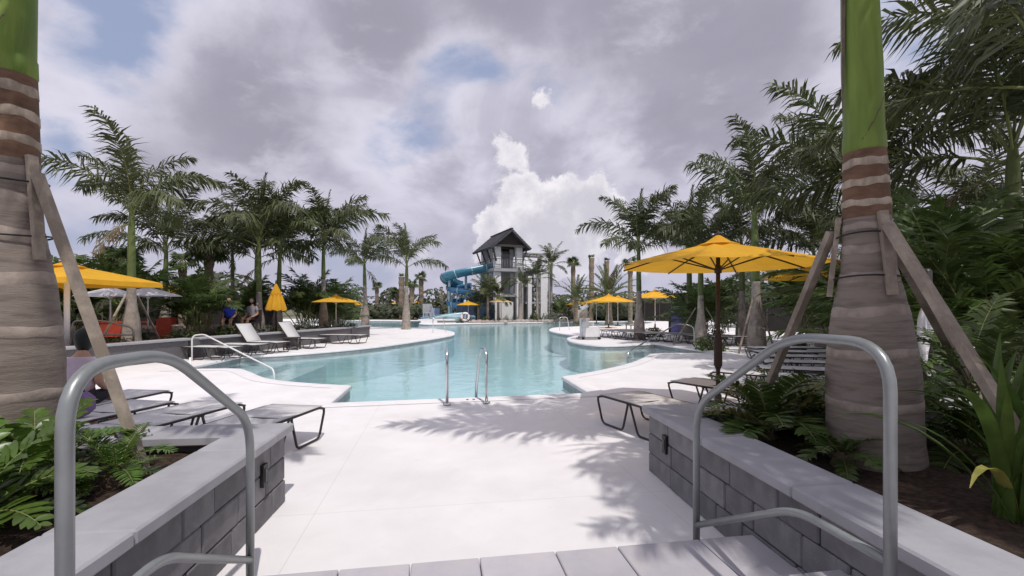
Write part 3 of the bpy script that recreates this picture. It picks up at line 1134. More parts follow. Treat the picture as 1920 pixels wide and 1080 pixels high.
# ---- royal palms standing round the pool: (label, px-like x, y, crown height, ...)
rp('big royal palm behind the yellow umbrella on the left, tallest of the left palms', (-11.35, 14.0), 3.95, 1.9, 12, .95, 21, 0.85, (0, 0), 2, 0.4, BED)
rp('royal palm close behind the tallest left palm', (-14.8, 20.0), 3.65, 1.8, 13, 1.05, 22, 0.8, (0, R(1)), 0, 0, BED)
rp('slim royal palm with small crown above the people on the left', (-13.1, 22.0), 3.8, 2.4, 9, 0.72, 23, 0.65, (0, 0), 0, 0, BED)
rp('royal palm with long green crownshaft beside the folded umbrella', (-11.05, 20.5), 4.0, 1.75, 14, 1.22, 24, 0.85, (0, 0), 1, 0.3, BED)
rp('royal palm behind the folded umbrella, right of its twin', (-10.85, 21.7), 3.75, 1.8, 13, 1.1, 25, 0.8, (0, R(2)), 0, 0, BED)
rp('royal palm with one frond arching far right above the bushes', (-9.0, 22.4), 4.0, 2.4, 12, 1.12, 26, 0.75, (0, 0), 0, 0.5, BED)
rp('grey swollen-base royal palm at the back of the left deck', (-10.55, 33.8), 4.7, 3.1, 12, 1.05, 27, 1.05, (0, R(-1)), 1, 0, 0)
rp('grey swollen-base royal palm nearest the left deck tip', (-7.35, 32.6), 4.55, 3.0, 10, 1.2, 28, 1.05, (0, R(.5)), 0, 0, 0)
rp('royal palm furthest left of the right-hand group', (6.05, 22.3), 4.4, 2.3, 13, 1.12, 29, 0.95, (0, R(-.5)), 0, 0.3, 0)
rp('royal palm above the back row of loungers on the right', (8.45, 22.3), 4.5, 2.2, 13, 1.15, 30, 1.0, (0, R(-.5)), 2, 0.3, 0)
rp('tallest royal palm of the right-hand group with thick ringed trunk', (8.35, 16.0), 4.75, 2.4, 12, 1.12, 31, 1.05, (0, R(-1)), 2, -0.3, 0)
rp('royal palm behind the tallest one on the right', (9.6, 19.6), 4.1, 2.2, 11, 1.0, 32, 0.9, (0, 0), 2, 0, 0)
rp('royal palm whose fronds show left of the near right trunk', (8.25, 11.2), 4.4, 2.4, 14, 1.05, 33, 0.95, (0, R(-2)), 2, 0.4, 0)
rp('royal palm hung with long dark fronds at the top right', (7.1, 6.1), 4.6, 2.4, 14, 1.05, 34, 0.9, (0, 0), 0, 0.6, 0)
rp('royal palm with grey trunk and prop at the right edge', (8.75, 8.2), 4.3, 2.3, 15, 1.15, 35, 1.0, (0, 0), 2, 0, 0)
rp('royal palm far behind the large yellow umbrella', (13.5, 21.0), 4.0, 2.3, 11, 1.0, 36, 0.9, (0, 0), 2, 0, 0)
rp('royal palm in the shade at far right behind the lounger row', (16.0, 16.0), 4.4, 2.3, 14, 1.2, 37, 0.9, (0, 0), 0, 0, 0)
rp('royal palm rising behind the big yellow umbrella top', (7.6, 18.9), 3.5, 2.0, 11, .95, 132, 0.9, (0, 0), 2, 0, 0)
rp('smaller royal palm between the left royal palms', (-13.9, 25.5), 4.4, 2.3, 12, 1.1, 134, 0.8, (0, 0), 0, 0, 0)
rp('royal palm with braced trunk right of the tallest right palm', (11.6, 17.5), 3.9, 2.1, 13, 1.1, 38, 0.95, (0, 0), 3, 0, 0)

# ---- coconut-like palms by the slide tower and date palms on the right bank
PINN = [frond_mesh('frond', 2.6, R(e), R(d), 34, 0.62, 0.055, 0.6, 200 + i, 0.2, 0.3, matn='frond') for i, (e, d) in enumerate(((78, 40), (60, 80), (42, 95), (20, 90), (66, 60)))]
DATE = [frond_mesh('frond', 2.4, R(e), R(d), 40, 0.42, 0.04, 0.1, 220 + i, 0.12, 0.35, 0.95, 'date', vee=0.35) for i, (e, d) in enumerate(((76, 20), (60, 35), (45, 45), (28, 50), (12, 55)))]


def feather_palm(name, label, loc, H, fronds, nf, sc, seed, tr=0.14, tmat='trunk_far', base_z=0.0, group=None, lean=(0, 0)):
    r_ = random.Random(seed)
    root = thing(name, label, 'palm tree', (loc[0], loc[1], base_z), 0, group)
    root.rotation_euler = (lean[0], lean[1], 0)
    q = MB()
    q.lathe([(tr * 1.5, -0.1), (tr * 1.25, 0.2), (tr, 0.8), (tr * 0.95, H * 0.6), (tr * 0.9, H), (tr * 0.5, H + 0.25)], 10, wob=0.04, rr=r_)
    q.build('trunk', tmat, root, True)
    a0 = r_.uniform(0, 6)
    for i in range(nf):
        f = fronds[min(len(fronds) - 1, int(i / nf * len(fronds)))]
        place('frond', f, root, (0, 0, H), (r_.uniform(-.1, .1), r_.uniform(-.1, .1), a0 + i * 2.399), sc * r_.uniform(.85, 1.12))
    return root


fp = feather_palm
fp('coconut_palm', 'coconut palm with wide crown standing right of the slide tower', (4.3, 51.5), 6.0, PINN, 15, 1.15, 41, 0.16, 'trunk_far', 0, None)
fp('coconut_palm', 'slimmer coconut palm against the white stair wall of the slide tower', (2.75, 51.0), 4.6, PINN, 13, 1.15, 42, 0.15, 'trunk_far', 0, None)
fp('coconut_palm', 'leafy palm in front of the slide tower, right of its first column', (0.9, 50.6), 4.0, PINN, 12, 0.75, 43, 0.22, 'trunk_far', 0, None)
fp('coconut_palm', 'bushy green palm covering the left foot of the slide tower', (-2.6, 50.5), 2.6, PINN, 20, 1.25, 45, 0.14, 'trunk_far', 0, None)
fp('coconut_palm', 'bushy green palm beside the pale orange umbrella', (-1.5, 51.3), 2.6, PINN, 16, 1.0, 46, 0.14, 'trunk_far', 0, None)
fp('coconut_palm', 'low bushy palm right of the blue slide', (-3.7, 52.0), 1.6, PINN, 16, 1.0, 47, 0.14, 'trunk_far', 0, None)
fp('date_palm', 'stubby date palm with stiff fan of leaves right of the tower', (6.6, 48.2), 2.4, DATE, 26, 1.05, 48, 0.26, 'trunk_rough', 0, None)
fp('date_palm', 'larger date palm left of the royal palms on the right', (9.2, 44.5), 2.5, DATE, 30, 1.35, 49, 0.3, 'trunk_rough', 0, None)

# ---- sabal palms: fan leaves bunched on rough trunks, some freshly cut to a stump
def fan_leaf(seed, rad=0.75, n=13):
    r_ = random.Random(seed)
    q = MB()
    q.cur = 1
    q.tube([(0, 0, 0), (0, .35, .08), (0, .62, .06)], 0.014, 4)
    q.cur = 0
    hub = Vector((0, .62, .06))
    for i in range(n):
        a = (i / (n - 1) - .5) * 4.2
        d = Vector((math.sin(a), math.cos(a), -0.12 - 0.25 * abs(a) / 2))
        leaflet(q, hub, d, rad * r_.uniform(.85, 1.1), 0.12, Vector((r_.uniform(-.2, .2), r_.uniform(-.2, .2), 1)), 0.9)
    return q.mesh('fan_leaf', ['fan', 'rachis'])


FANS = [fan_leaf(300 + i) for i in range(3)]


def sabal(label, loc, H, nf, sc, seed, tr=0.17, base_z=0.0, up=0.0, group='sabal palms beyond the pool'):
    r_ = random.Random(seed)
    root = thing('sabal_palm', label, 'palm tree', (loc[0], loc[1], base_z), 0, group)
    q = MB()
    k = 14
    q.lathe([(tr * 1.15, -.1)] + [(tr * (1 + .07 * (-1) ** i) * (1 if i < k - 2 else 1.1), H * i / k) for i in range(k + 1)], 10, wob=.06, rr=r_)
    q.build('trunk', 'trunk_rough', root)
    for i in range(nf):
        e = r_.uniform(-.5, 1.3) if not up else r_.uniform(up, 1.45)
        place('fan_leaf', FANS[i % 3], root, (0, 0, H - .05), Euler((e, 0, i * 2.399 + r_.uniform(-.3, .3)), 'XYZ'), sc * r_.uniform(.8, 1.15))
    return root


sb = sabal
sb('pair-headed sabal palm with rough trunk behind the tallest left palm, left one', (-18.6, 22.0), 3.35, 22, 0.72, 51, 0.22, BED, 0, None)
sb('sabal palm with rough criss-cross trunk left of the tallest left palm', (-16.6, 20.0), 3.0, 22, 0.75, 52, 0.24, BED, 0, None)
sb('sabal palm with pale hanging fans between the left royal palms', (-14.6, 22.6), 3.7, 24, 0.85, 53, 0.2, BED, 0, None)
sb('smaller sabal palm beside the pale hanging one on the left', (-17.2, 24.5), 3.4, 18, 0.7, 54, 0.18, BED, 0, None)
sb('thick bare sabal trunk topped with a tiny tuft beyond the left deck', (-14.0, 50.5 + 9), 5.4, 5, 0.5, 55, 0.34, 0, 0.9, None)
sb('sabal palm with drooping head right of the deck-tip palm', (-12.0, 62.0), 5.6, 14, 0.8, 56, 0.3, 0, 0, None)
sb('sabal palm with hanging brown skirt beyond the left deck-tip palm', (-12.8, 60.0), 4.5, 16, 0.9, 57, 0.32, 0, 0, None)
sb('round-headed sabal palm between the two grey royal palms', (-15.6, 64.0), 3.4, 24, 1.1, 58, 0.28, 0, 0, None)
sb('thin sabal palm left of the bare trunk', (-19.0, 66.0), 4.4, 12, 0.8, 59, 0.26, 0, 0, None)
sb('slim bare palm pole far behind the slide, left one', (-10.2, 68.0), 4.2, 3, 0.4, 60, 0.16, 0, 0.9, None)
sb('slim bare palm pole far behind the slide, right one', (-9.0, 66.0), 4.0, 3, 0.4, 61, 0.16, 0, 0.9, None)
sb('tall bare sabal trunk right of the tower', (9.15, 54.0), 7.2, 4, 0.5, 62, 0.28, 0, 0.9, None)
sb('tall bare sabal trunk behind the larger date palm', (11.0, 54.5), 6.9, 4, 0.5, 63, 0.26, 0, 0.9, None)
sb('sabal palm with small round head right of the coconut palms', (7.3, 56.0), 6.8, 16, 0.85, 64, 0.25, 0, 0, None)
sb('small-headed sabal palm left of the right royal palms', (12.6, 50.0), 6.2, 12, 0.8, 65, 0.25, 0, 0, None)
sb('sabal palm with grey fans behind the lounger row at far right', (12.4, 14.8), 3.3, 24, 0.95, 66, 0.24, 0, 0, None)
sb('sabal palm above the second right umbrella', (11.2, 13.3), 3.5, 22, 0.9, 67, 0.22, 0, 0, None)

# ---- areca clumps: many arching feather leaves from the ground
ARECA = [frond_mesh('areca_leaf', 2.1, R(e), R(d), 30, 0.5, 0.045, 0.5, 240 + i, 0.42, 0.25, 0.7, 'areca', 0.016, 1.6) for i, (e, d) in enumerate(((86, 45), (78, 70), (68, 85), (58, 90), (84, 80)))]


def areca(label, loc, n, sc, seed, base_z=0.0, group='leafy palm clumps round the pool'):
    r_ = random.Random(seed)
    root = thing('areca_palm', label, 'palm clump', (loc[0], loc[1], base_z), 0, group)
    for i in range(n):
        a = i * 2.399
        rad_ = 0.35 * math.sqrt(i / n) * sc
        sz = sc * r_.uniform(.65, 1.12)
        place('areca_leaf', r_.choice(ARECA), root, (rad_ * math.cos(a), rad_ * math.sin(a), r_.uniform(0, .5) * sc), (0, 0, r_.uniform(0, 6.28)), sz)
    return root


ar = areca
ar('dark bushy palm clump behind the left loungers, below the sabal palms', (-11.95, 17.7), 34, 1.1, 71, BED, None)
ar('dark palm clump left of the folded umbrella', (-13.0, 19.6), 26, 1.1, 72, BED, None)
ar('tall dark palm clump right behind the folded umbrella', (-10.2, 23.2), 34, 1.35, 73, BED, None)
ar('dark palm clump behind the open umbrella on the left', (-9.5, 25.4), 34, 1.35, 74, 0, None)
ar('leafy palm clump at the right end of the long left wall', (-10.2, 24.6), 22, 1.0, 75, BED, None)
ar('palm clump in the shade behind the white canopies', (-17.5, 19.0), 30, 1.5, 76, BED, None)
ar('palm clump behind the tallest left palm', (-14.4, 17.6), 28, 1.3, 77, BED, None)
ar('palm clump at far left behind the yellow umbrella', (-17.0, 15.5), 30, 1.5, 78, BED, None)
ar('glossy sunlit palm clump right of the near right trunk', (6.2, 6.6), 40, 1.35, 79, 0, None)
ar('glossy palm clump low at the right edge', (7.6, 7.0), 40, 1.35, 80, 0, None)
ar('dark palm clump just behind the right planter wall', (5.2, 6.0), 22, 0.85, 81, 0, None)
ar('dense dark palm clump at the far right edge', (9.2, 9.4), 40, 1.7, 82, 0, None)
ar('dark palm clump behind the large yellow umbrella pole', (8.1, 20.3), 32, 1.1, 83, 0, None)
ar('dark palm clump behind the second right umbrella', (10.8, 15.2), 36, 1.5, 85, 0, None)
ar('dark palm clump deep in the shade right of the lounger row', (13.0, 12.0), 40, 1.8, 86, 0, None)
ar('tall palm clump filling the gap right of the large umbrella', (9.9, 14.2), 30, 1.2, 87, 0, None)
ar('dark palm clump low between the left royal palms', (-12.0, 21.3), 30, 1.05, 90, BED, None)
ar('dark palm clump right of the open umbrella on the left', (-11.0, 28.0), 30, 1.3, 91, 0, None)
ar('dark palm clump behind the shaded back row of loungers', (9.3, 23.9), 34, 1.3, 93, 0, None)
ar('dark palm clump right of the blue-purple banner', (10.9, 24.4), 34, 1.4, 94, 0, None)
ar('dark palm clump between the right palms and the far umbrella', (12.4, 19.6), 36, 1.5, 95, 0, None)
ar('tall dark palm clump behind the near right trunk', (10.2, 11.6), 36, 1.5, 96, 0, None)
ar('palm clump low in front of the right-edge trunk', (6.9, 8.4), 36, 1.4, 97, 0, None)
ar('small dark palm clump in the right planter behind the trunk', (3.6, 3.7), 16, .5, 98, BED, None)
ar('dark palm clump at the foot of the coconut palms', (5.4, 52.0), 24, 1.2, 88, 0, None)

# ---- bushes: clouds of small leaves
def bush_mesh(seed, n, leaf, matn, flat=0.7):
    r_ = random.Random(seed)
    q = MB()
    clumps = []
    for _ in range(9):
        a, e = r_.uniform(0, 6.28), r_.uniform(0.05, 1.4)
        clumps.append((Vector((math.cos(a) * math.cos(e), math.sin(a) * math.cos(e), math.sin(e) * flat)) * r_.uniform(.35, .8), r_.uniform(.25, .42)))
    for i in range(n):
        c, rad_ = r_.choice(clumps)
        d = Vector((r_.gauss(0, 1), r_.gauss(0, 1), r_.gauss(0, 1))).normalized()
        p = c + d * rad_ * r_.random() ** .4
        p.z = max(.02, p.z)
        up = (d + Vector((r_.uniform(-.6, .6), r_.uniform(-.6, .6), r_.uniform(-.2, .9)))).normalized()
        t = up.orthogonal().normalized()
        t = (Matrix.Rotation(r_.uniform(0, 6.28), 3, up) @ t)
        s = up.cross(t)
        L = leaf * r_.uniform(.7, 1.3)
        q.add([p - t * L, p - s * L * .38, p + t * L, p + s * L * .38], [(0, 1, 2, 3)])
    return q.mesh('foliage', matn)


BUSH = {'dark': [bush_mesh(400 + i, 420, .10, 'shrub') for i in range(3)],
        'light': [bush_mesh(410 + i, 420, .09, 'shrub_light') for i in range(2)],
        'grey': [bush_mesh(420 + i, 380, .09, 'shrub_grey') for i in range(2)],
        'flower': [bush_mesh(430, 40, .07, 'flower')]}


def bush(label, loc, sx, h, kind, seed, base_z=0.0, flowers=False, group='bushes in the planting beds'):
    r_ = random.Random(seed)
    root = thing('shrub', label, 'shrub', (loc[0], loc[1], base_z), r_.uniform(0, 6.28), None)
    place('foliage', r_.choice(BUSH[kind]), root, (0, 0, 0), (0, 0, 0), (sx, sx, h))
    if flowers:
        place('blossom', BUSH['flower'][0], root, (0, 0, 0.02), (0, 0, 1), (sx * 1.05, sx * 1.05, h * 1.05))
    q = MB()
    for k in range(5):
        a = k * 1.3
        q.tube([(0, 0, -.05), (math.cos(a) * sx * .2, math.sin(a) * sx * .2, h * .35), (math.cos(a) * sx * .45, math.sin(a) * sx * .45, h * .7)], [.02, .014, .006], 5)
    q.build('stem', 'twig', root)
    return root


bu = bush
bu('light green low shrub below the red bench on the left', (-11.25, 13.0), .75, .42, 'light', 1, BED)
bu('dark shrub at the wall right of the light green shrub', (-10.9, 15.4), .7, .5, 'dark', 2, BED)
bu('dark shrub on the wall left of the first raised lounger', (-10.2, 16.9), .8, .65, 'dark', 3, BED)
bu('grey-green shrub under the folded umbrella', (-9.9, 18.6), .7, .5, 'grey', 4, BED)
bu('dark shrub behind the second raised lounger', (-9.3, 19.0), .7, .6, 'dark', 5, BED)
bu('grey-green shrub right of the folded umbrella', (-8.9, 20.3), .8, .8, 'grey', 6, BED)
bu('grey shrub near the right end of the long left wall', (-8.45, 21.5), .6, .65, 'grey', 7, BED)
bu('dark round shrub at the end of the long left wall', (-8.1, 22.9), .6, .55, 'dark', 8, BED)
bu('dark shrub in the shade under the white canopies', (-12.5, 15.2), .8, .7, 'dark', 9, BED)
bu('light green shrub at the foot of the thick right palm', (6.9, 16.4), .75, .75, 'light', 10, 0)
bu('dark green shrub right of the thick right palm', (9.3, 15.6), .7, .8, 'dark', 11, 0)
bu('pale shrub in front of the thick right palm', (8.9, 14.6), .6, .45, 'light', 12, 0)
bu('grey-green shrub left of the slide tower planting', (-5.0, 46.5), .9, .9, 'grey', 13, 0)
bu('dark shrub between the two far umbrellas', (-2.6, 48.4), 1.1, .9, 'dark', 14, 0)
bu('light shrub below the pale orange umbrella', (-0.5, 48.6), 1.0, .7, 'light', 15, 0)
bu('grey leafy shrub right of the tower palms', (4.0, 49.8), 1.3, 1.6, 'grey', 16, 0)
bu('tall grey leafy shrub under the coconut palm', (5.9, 50.8), 1.3, 1.8, 'grey', 17, 0)
bu('dark shrub on the bank right of the slide tower', (2.4, 49.8), 1.1, 1.3, 'dark', 18, 0)
bu('dark shrub at the foot of the stubby date palm', (7.6, 50.4), 1.3, 1.5, 'dark', 19, 0)
bu('white-flowered bush low at the right edge', (5.2, 5.3), .6, .75, 'dark', 20, 0, True)
bu('blue-grey flowering bush beside the grey right-edge trunk', (7.2, 7.3), .7, 1.15, 'grey', 21, 0, True)
bu('white-flowered bush behind the right planter', (4.2, 5.6), .5, .7, 'dark', 22, 0, True)
bu('twiggy shrub at the far corner of the left planter', (-2.75, 3.35), .28, .30, 'grey', 23, BED)
bu('dark shrub beside the pool lift', (7.3, 24.0), .8, .7, 'dark', 24, 0)
bu('dark shrub behind the back row of loungers', (9.8, 22.4), .9, .8, 'dark', 25, 0)

# ---- broad-leaved cycads in the near planters
def zamia_leaf(seed, L, n, ll, lw, elev, droop, matn):
    r_ = random.Random(seed)
    q = MB()
    P = [Vector((0, 0, 0))]
    T = []
    K = 12
    for i in range(K):
        t = (i + .5) / K
        e = elev - droop * t ** 1.3
        T.append(Vector((0, math.cos(e), math.sin(e))))
        P.append(P[-1] + T[-1] * L / K)
    for i in range(n):
        t = .2 + .8 * (i + .5) / n
        f = t * K
        k = min(K - 1, int(f))
        base = P[k].lerp(P[k + 1], f - k)
        tan = T[k]
        nor = Vector((1, 0, 0)).cross(tan)
        prof = math.sin(math.pi * min(1, .18 + .80 * (t - .2) / .8)) ** .6
        for sg in (-1, 1):
            d = (Vector((sg, 0, 0)) * .9 + tan * r_.uniform(.45, .75) + nor * r_.uniform(.1, .5)).normalized()
            up = (nor + Vector((-sg * .25, 0, 0)) + Vector((r_.uniform(-.15, .15), r_.uniform(-.15, .15), 0))).normalized()
            s = d.cross(up).normalized()
            l_, w_ = ll * prof * r_.uniform(.9, 1.1), lw * (0.55 + .45 * prof)
            pts = [(0, .2), (.25, .85), (.55, 1.0), (.8, .7), (1.0, .12)]
            o = len(q.v)
            for a, wd in pts:
                c = base + d * l_ * a + Vector((0, 0, -.18 * l_ * a * a))
                q.v += [tuple(c - s * w_ * wd / 2 + up * w_ * .10 * wd), tuple(c), tuple(c + s * w_ * wd / 2 + up * w_ * .10 * wd)]
            for a in range(len(pts) - 1):
                q.f += [(o + a * 3, o + a * 3 + 1, o + a * 3 + 4, o + a * 3 + 3), (o + a * 3 + 1, o + a * 3 + 2, o + a * 3 + 5, o + a * 3 + 4)]
                q.mi += [0, 0]
    q.cur = 1
    q.tube(P, [.008 * (1 - .7 * i / K) for i in range(K + 1)], 5)
    return q.mesh('leaf', [matn, 'rachis'], True)


ZAM = [zamia_leaf(500 + i, .62, 13, .15, .048, R(e), R(d), 'zamia') for i, (e, d) in enumerate(((75, 55), (58, 75), (40, 80), (25, 70)))]
CYC = [zamia_leaf(520 + i, .68, 19, .17, .034, R(e), R(d), 'cycad') for i, (e, d) in enumerate(((70, 60), (55, 80), (38, 80), (22, 60)))]
FERN = [zamia_leaf(540 + i, .66, 26, .16, .018, R(e), R(d), 'zamia') for i, (e, d) in enumerate(((70, 60), (50, 75), (34, 70), (20, 60)))]


def rosette(name, label, cat, loc, leaves, n, sc, seed, base_z, group=None):
    r_ = random.Random(seed)
    root = thing(name, label, cat, (loc[0], loc[1], base_z), r_.uniform(0, 6.28), group)
    q = MB()
    q.lathe([(.07, -.08), (.075, .03), (.05, .09), (.02, .11)], 9, wob=.1, rr=r_)
    q.build('stem', 'twig', root)
    for i in range(n):
        k = min(3, int(i / n * 4))
        place('leaf', leaves[k], root, (0, 0, .06), (r_.uniform(-.1, .1), r_.uniform(-.1, .1), i * 2.399 + r_.uniform(-.2, .2)), sc * r_.uniform(.85, 1.12))
    return root


rosette('cycad', 'bright green broad-leaved cycad at the bottom left edge', 'plant', (-2.38, 2.05), ZAM, 18, .85, 1, BED)
rosette('cycad', 'bright green cycad behind the left handrail', 'plant', (-2.66, 2.62), ZAM, 18, .82, 2, BED)
rosette('cycad', 'feathery bright green cycad leaning over the left wall cap', 'plant', (-2.32, 2.75), FERN, 13, .58, 3, BED)
rosette('cycad', 'large dark green cycad on the right wall corner', 'plant', (2.02, 3.72), CYC, 26, 1.0, 4, BED)
rosette('cycad', 'dark cycad behind the right wall corner', 'plant', (2.55, 4.0), CYC, 18, .9, 5, BED)
rosette('cycad', 'dark cycad at the foot of the near right palm', 'plant', (3.3, 3.9), CYC, 16, .8, 6, BED)
rosette('cycad', 'low dark cycad between the near right trunk and the lilies', 'plant', (3.1, 3.2), CYC, 18, .75, 8, BED)
rosette('cycad', 'low dark cycad in the right planter near the wall cap', 'plant', (2.15, 3.05), CYC, 14, .5, 9, BED)
rosette('cycad', 'cycad in the left planter at the foot of the near left palm', 'plant', (-2.75, 2.35), FERN, 16, .8, 7, BED)


# ---- strap-leaved lilies at the lower right
def strap_leaf(seed, L, w, elev, droop, matn):
    r_ = random.Random(seed)
    q = MB()
    K = 9
    p = Vector((0, 0, 0))
    for i in range(K + 1):
        t = i / K
        e = elev - droop * t ** 1.8
        wd = w * (1 - .15 * t) * (1 if t < .6 else max(.06, 1 - ((t - .6) / .4) ** 1.6))
        nor = Vector((0, -math.sin(e), math.cos(e)))
        q.v += [(p.x - wd / 2 + 0, p.y + nor.y * wd * .18, p.z + nor.z * wd * .18), tuple(p), (p.x + wd / 2, p.y + nor.y * wd * .18, p.z + nor.z * wd * .18)]
        p = p + Vector((r_.uniform(-.004, .004), math.cos(e), math.sin(e))) * (L / K)
    for i in range(K):
        q.f += [(i * 3, i * 3 + 1, i * 3 + 4, i * 3 + 3), (i * 3 + 1, i * 3 + 2, i * 3 + 5, i * 3 + 4)]
        q.mi += [0, 0]
    return q.mesh('strap_leaf', matn, True)


STRAP = [strap_leaf(600 + i, .85, .06, R(e), R(d), 'strap_leaf') for i, (e, d) in enumerate(((86, 25), (78, 50), (68, 75), (58, 95), (80, 95)))]
STRAP_Y = strap_leaf(610, .6, .06, R(70), R(140), 'yellow_leaf')


def lily(label, loc, n, sc, seed, yellow=False):
    r_ = random.Random(seed)
    root = thing('lily_plant', label, 'plant', (loc[0], loc[1], BED), r_.uniform(0, 6.28))
    for i in range(n):
        a = i * 2.399
        place('strap_leaf', STRAP[i % 5], root, (.05 * math.cos(a), .05 * math.sin(a), 0), (r_.uniform(-.1, .1), r_.uniform(-.1, .1), r_.uniform(0, 6.28)), sc * r_.uniform(.8, 1.15))
    if yellow:
        y = place('strap_leaf', STRAP_Y, root, (0, 0, 0), (0, 0, R(115) - root.rotation_euler.z), sc)
        y['label'] = 'drooping yellowed blade'
    return root


lily('strap-leaved lily with a yellowed blade at the bottom right', (2.45, 2.30), 18, 1.0, 1, True)
lily('strap-leaved lily at the lower right edge', (2.85, 2.45), 20, 1.05, 2)
lily('strap-leaved lily behind the others at the right edge', (3.1, 2.95), 18, 1.05, 3)

# ---- far wood: one mass on the horizon
def far_wood(name, label, segs, seed):
    r_ = random.Random(seed)
    q = MB()
    for (x0, y0, x1, y1, h0, h1, n) in segs:
        ncr = int(math.hypot(x1 - x0, y1 - y0) / 3.2)
        crowns = []
        for i in range(ncr):
            t = (i + r_.random()) / ncr
            crowns.append((Vector((x0 + (x1 - x0) * t, y0 + (y1 - y0) * t + r_.uniform(-4, 4), 0)), r_.uniform(h0, h1), r_.uniform(2.0, 3.6)))
        for i in range(n):
            c, h, w = r_.choice(crowns)
            d = Vector((r_.gauss(0, 1), r_.gauss(0, 1), r_.gauss(0, 1))).normalized()
            p = c + Vector((d.x * w, d.y * w, h * .55 + d.z * h * .45))
            L = r_.uniform(.2, .55)
            up = (d + Vector((r_.uniform(-.7, .7), r_.uniform(-.7, .7), r_.uniform(-.3, .7)))).normalized()
            t = Matrix.Rotation(r_.uniform(0, 6.28), 3, up) @ up.orthogonal().normalized()
            s = up.cross(t)
            q.add([p - t * L, p - s * L * .5, p + t * L, p + s * L * .5], [(0, 1, 2, 3)])
    return tag(q.build(name, 'far_leaf'), label, 'trees', kind='stuff')


far_wood('far_trees', 'far dark treeline beyond the pool grounds',
         [(-130, 80, -30, 92, 4.2, 6.5, 9000), (-30, 92, 40, 88, 3.4, 5.6, 8000), (40, 88, 130, 70, 4.5, 7, 9000),
          (-46, 30, -22, 42, 3.2, 5.0, 5000), (16, 40, 46, 26, 3.0, 4.6, 6000), (-24, 60, -9, 66, 1.6, 2.6, 1800), (10, 57, 24, 60, 2.2, 3.6, 3000), (17, 20, 19, 9, 2.6, 4.2, 7000), (-44, 6, -24, 30, 2.6, 4.4, 9000)], 9)


# ================================================================== POOL FURNITURE
# ---- sun loungers
def sheet(q, rows, th=0.012):
    """thin solid strip through rows of points (each row: left, mid, right)"""
    o = len(q.v)
    n = len(rows[0])
    for row in rows:
        for p in row:
            q.v.append((p[0], p[1], p[2]))
    k = len(rows)
    for row in rows:
        for p in row:
            q.v.append((p[0], p[1], p[2] - th))
    for i in range(k - 1):
        for j in range(n - 1):
            a = o + i * n + j
            q.f.append((a, a + 1, a + n + 1, a + n))
            b = a + k * n
            q.f.append((b, b + n, b + n + 1, b + 1))
            q.mi += [0, 0]
    for i in range(k - 1):
        for j in (0, n - 1):
            a, b = o + i * n + j, o + (i + 1) * n + j
            q.f.append((a, b, b + k * n, a + k * n) if j == 0 else (b, a, a + k * n, b + k * n))
            q.mi.append(0)
    for i in (0, k - 1):
        for j in range(n - 1):
            a = o + i * n + j
            q.f.append((a, a + k * n, a + k * n + 1, a + 1))
            q.mi.append(0)


def make_lounger(name, label, back=0.0, fabric='sling', W=0.66, L=1.95, h=0.36):
    """foot end at the origin, head towards +Y"""
    root = thing(name, label, 'sun lounger')
    hinge = 1.18
    r_t = 0.014
    cb, sbk = math.cos(back), math.sin(back)
    for sx in (-1, 1):
        x = sx * W / 2
        q = MB()
        q.tube(bent([(x, 0.10, h - .30), (x, 0.0, h - .03), (x, 0.10, h), (x, hinge + .25, h)], .06, 4), r_t, 8)
        q.build('side_rail', 'frame', root, True)
        q = MB()
        q.tube(bent([(x, 0.10, h - .30), (x, .14, 0.016), (x, .52, 0.016), (x, .62, h - .01)], .05, 4), r_t * .95, 8)
        q.build('leg_loop', 'frame', root, True)
        q = MB()
        q.tube(bent([(x, .66, h - .01), (x, .80, 0.016), (x, 1.30, 0.016), (x, 1.42, h - .02)], .05, 4), r_t * .95, 8)
        q.build('leg_loop', 'frame', root, True)
        q = MB()
        q.tube([(x, hinge, h), (x, hinge + (L - hinge) * cb, h + (L - hinge) * sbk)], r_t, 8)
        q.build('back_rail', 'frame', root, True)
    q = MB()
    rows = []
    for i in range(9):
        t = i / 8
        y = .03 + (hinge - .05) * t
        sag = .022 * math.sin(math.pi * t)
        rows.append([(-W / 2 + .012, y, h + .012), (-W / 4, y, h + .012 - sag), (0, y, h + .010 - sag * 1.3), (W / 4, y, h + .012 - sag), (W / 2 - .012, y, h + .012)])
    sheet(q, rows, .008)
    q.build('seat_sling', fabric, root, True)
    q = MB()
    rows = []
    for i in range(7):
        t = i / 6
        s = (L - hinge - .02) * t + .01
        sag = .018 * math.sin(math.pi * t)
        y, z = hinge + s * cb, h + .012 + s * sbk
        rows.append([(-W / 2 + .012, y, z), (0, y + sag * sbk, z - sag * cb), (W / 2 - .012, y, z)])
    sheet(q, rows, .008)
    q.build('back_sling', fabric, root, True)
    for y, z in ((.0, h - .03), (.60, h - .02), (1.40, h - .03)):
        q = MB()
        q.tube([(-W / 2, y, z), (W / 2, y, z)], r_t * .9, 8)
        q.build('cross_bar', 'frame', root, True)
    q = MB()
    y1, z1 = hinge + (L - hinge) * cb, h + (L - hinge) * sbk
    q.tube([(-W / 2, y1, z1), (W / 2, y1, z1)], r_t, 8)
    q.build('head_bar', 'frame', root, True)
    if back > 0.1:
        for sx in (-1, 1):
            q = MB()
            q.tube([(sx * W / 2, hinge + .4 * cb, h + .4 * sbk), (sx * W / 2, hinge + .62, h - .02)], .009, 6)
            q.build('back_prop', 'frame', root, True)
    return root


def face(dx, dy):
    return math.atan2(-dx, dy)


